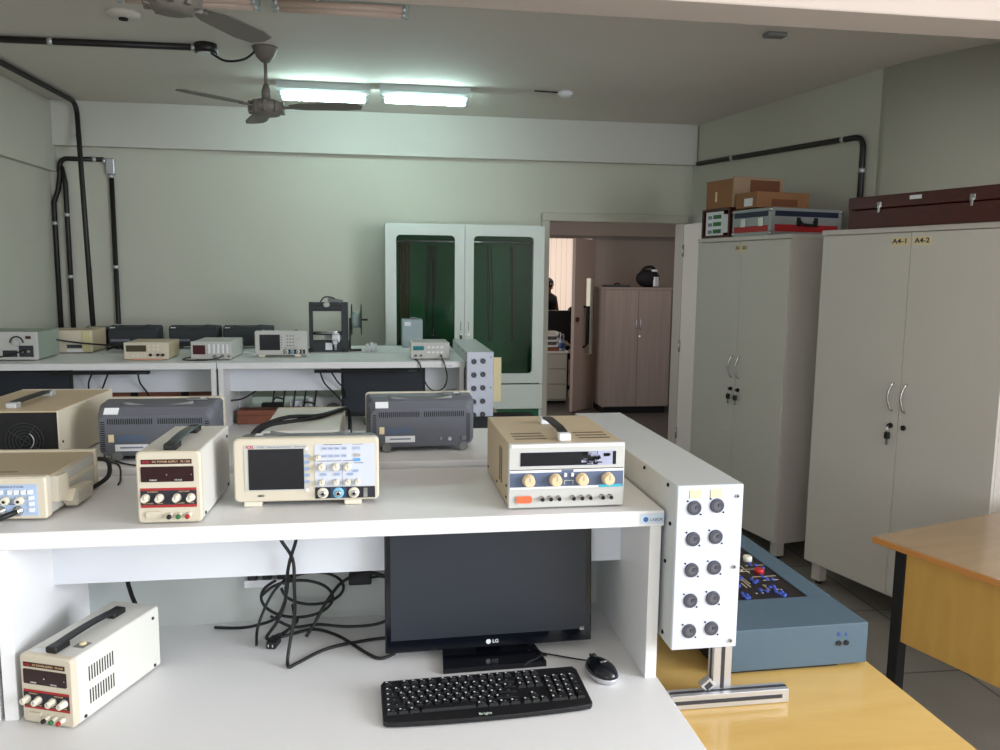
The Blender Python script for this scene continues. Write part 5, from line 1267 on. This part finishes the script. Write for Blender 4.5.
# ------------------------------------------------------------------ glazed green cabinet
t = thing('glazed_cabinet', 'white cabinet with two dark glass doors and green interior by the doorway', 'cabinet', (.05, 5.72, 0), 0)
W, H, D = 1.13, 1.945, .38
m = MB(); m.box(0, .02, .022, D, 0, H, STEELW); m.box(W - .02, W, .022, D, 0, H, STEELW); m.box(0, W, .022, D, H - .02, H, STEELW); m.box(0, W, .022, D, 0, .05, STEELW); m.box(.02, W - .02, D - .012, D, .05, H - .02, GREENB)
m.box(.02, W - .02, .03, D - .01, .60, .615, STEELW)
m.obj('body', t)
def frame_door(x0, x1, z0, z1, gx0, gx1, gz0, gz1, r=.03):
    mb = MB(); out = [(x1, z1), (x0, z1), (x0, z0), (x1, z0)]
    inn = rrect(gx0, gx1, gz0, gz1, r, 6)  # 28 points, starting right-top going ccw
    n = len(inn); bm = mb.bm; i_ = mb.mi(STEELW)
    outp = []
    for q in range(4):
        cx, cz = [(x1, z1), (x0, z1), (x0, z0), (x1, z0)][q]
        for k in range(7):
            outp.append((cx, cz))
    fs = []
    def vv(p, y): return bm.verts.new((p[0], y, p[1]))
    for (ya, yb) in ((0., .022),):
        If = [vv(p, ya) for p in inn]; Ib = [vv(p, yb) for p in inn]
        Of = [vv(p, ya) for p in out]; Ob = [vv(p, yb) for p in out]
        for q in range(4):
            for k in range(6): fs.append(bm.faces.new((If[q * 7 + k], If[q * 7 + k + 1], Of[q]))); fs.append(bm.faces.new((Ib[q * 7 + k + 1], Ib[q * 7 + k], Ob[q])))
            a = q * 7 + 6; b = (a + 1) % 28
            fs.append(bm.faces.new((If[a], If[b], Of[(q + 1) % 4], Of[q]))); fs.append(bm.faces.new((Ib[b], Ib[a], Ob[q], Ob[(q + 1) % 4])))
            fs.append(bm.faces.new((Of[q], Of[(q + 1) % 4], Ob[(q + 1) % 4], Ob[q])))
        for k in range(28): fs.append(bm.faces.new((If[k], Ib[k], Ib[(k + 1) % 28], If[(k + 1) % 28])))
    bmesh.ops.recalc_face_normals(bm, faces=fs)
    for f in fs: f.material_index = i_
    return mb
for (x0, x1, g0, g1, lx) in ((.001, .5555, .076, .487, .53), (.5585, W - .001, .62, 1.05, .585)):
    mb = frame_door(x0, x1, .815, H - .006, g0, g1, .885, 1.866); d = mb.obj('door', t)
    m = MB(); m.box(g0 - .005, g1 + .005, .012, .016, .88, 1.871, GLASS); m.obj('glass_pane', d)
    m = MB(); m.cyl((lx, 0, 1.17), (lx, -.006, 1.17), .01, CHROME, n=14); m.box(lx - .002, lx + .002, -.003, 0, 1.2, 1.26, GREYF); m.obj('lock', d)
    if lx < .55:
        m = MB(); m.box(lx - .008, lx + .008, -.014, -.006, 1.13, 1.165, BLACK, bev=.003, seg=1); m.obj('key', d)
for x0, x1 in ((.001, .5555), (.5585, W - .001)):
    m = MB(); m.box(x0, x1, 0, .022, .625, .805, STEELW, bev=.002, seg=1); m.obj('drawer', t)
    m = MB(); m.box(x0 + .02, x1 - .02, .02, .03, .055, .615, GREENB); m.obj('lower_panel', t)
# hanging leads inside
random.seed(4)
for i in range(4):
    x = .155 + i * .022
    cab_([(x, 5.93, 1.82), (x + .003, 5.93, 1.5), (x - .004, 5.93, 1.2), (x, 5.93, 1.0)], .006, 'dark red lead hanging behind the left glass door, %s from the left' % ['first', 'second', 'third', 'fourth'][i], name='hanging_lead', group='dark red leads in the glass cabinet').data.materials[0] = mat('dark_red_rubber', (96, 34, 28), .6, var=0)
for i in range(5):
    x = .36 + i * .014
    cab_([(x, 5.95, 1.8), (x + random.uniform(-.01, .01), 5.94, 1.5), (x + random.uniform(-.02, .02), 5.95, 1.3), (x + .01, 5.94, 1.1 + random.uniform(-.08, .05)), (x + .03, 5.93, 1.15)], .005, 'black lead hanging in a bundle behind the left glass door, %s from the left' % ['first', 'second', 'third', 'fourth', 'fifth'][i], name='hanging_lead', group='black leads behind the left glass door')
for i in range(5):
    x = .80 + (i % 2) * .17 + (i // 2) * .012
    cab_([(x, 5.95, 1.8), (x + random.uniform(-.02, .02), 5.94, 1.5), (x + random.uniform(-.02, .02), 5.95, 1.3), (x + .01, 5.94, 1.1)], .005, 'black lead hanging behind the right glass door, %s one' % ['first', 'second', 'third', 'fourth', 'fifth'][i], name='hanging_lead', group='black leads behind the right glass door')
m = MB(); m.tube([(.072, 5.93, 1.83), (1.158, 5.93, 1.83)], .008, CHROME, n=10, straight=True); tag(m.obj('hanging_rail'), 'thin metal rail inside the glass cabinet carrying the leads', 'rail')

# ------------------------------------------------------------------ light
wd = bpy.data.worlds.new('world'); S.world = wd; wd.use_nodes = True
bg = wd.node_tree.nodes['Background']; bg.inputs[0].default_value = (.85, .92, 1, 1); bg.inputs[1].default_value = .4
def area(name, loc, rot, sx, sy, e, col):
    l = bpy.data.lights.new(name, 'AREA'); l.shape = 'RECTANGLE'; l.size = sx; l.size_y = sy; l.energy = e; l.color = col
    o = bpy.data.objects.new(name, l); COL.objects.link(o); o.location = loc; o.rotation_euler = rot
    return o
area('window_daylight_rear', (-1.1, -2.58, 1.62), (R(90), 0, 0), 1.9, 1.4, 17, (.86, .92, 1))
area('window_daylight_side', (3.48, -.8, 1.82), (R(90), 0, R(90)), 2.9, 1.5, 125, (.88, .93, 1))
area('next_room_fill', (2.6, 7.8, 2.55), (0, 0, 0), 1.2, .3, 5, (1, .90, .84))  # added area light with no fixture, brightens the next room
area('next_room_side_fill', (-.3, 8., 1.5), (R(90), 0, R(-90)), 1.6, 1.2, 14, (.95, .95, 1))  # added light, no window in this wall; lightens the wardrobe side
area('far_room_light', (2.4, 11.2, 2.55), (0, 0, 0), 1.2, .3, 12, (1, .9, .8))

S.view_settings.view_transform = 'Standard'; S.view_settings.look = 'None'; S.view_settings.gamma = 1; S.view_settings.use_curve_mapping = False
S.view_settings.exposure = 1.04
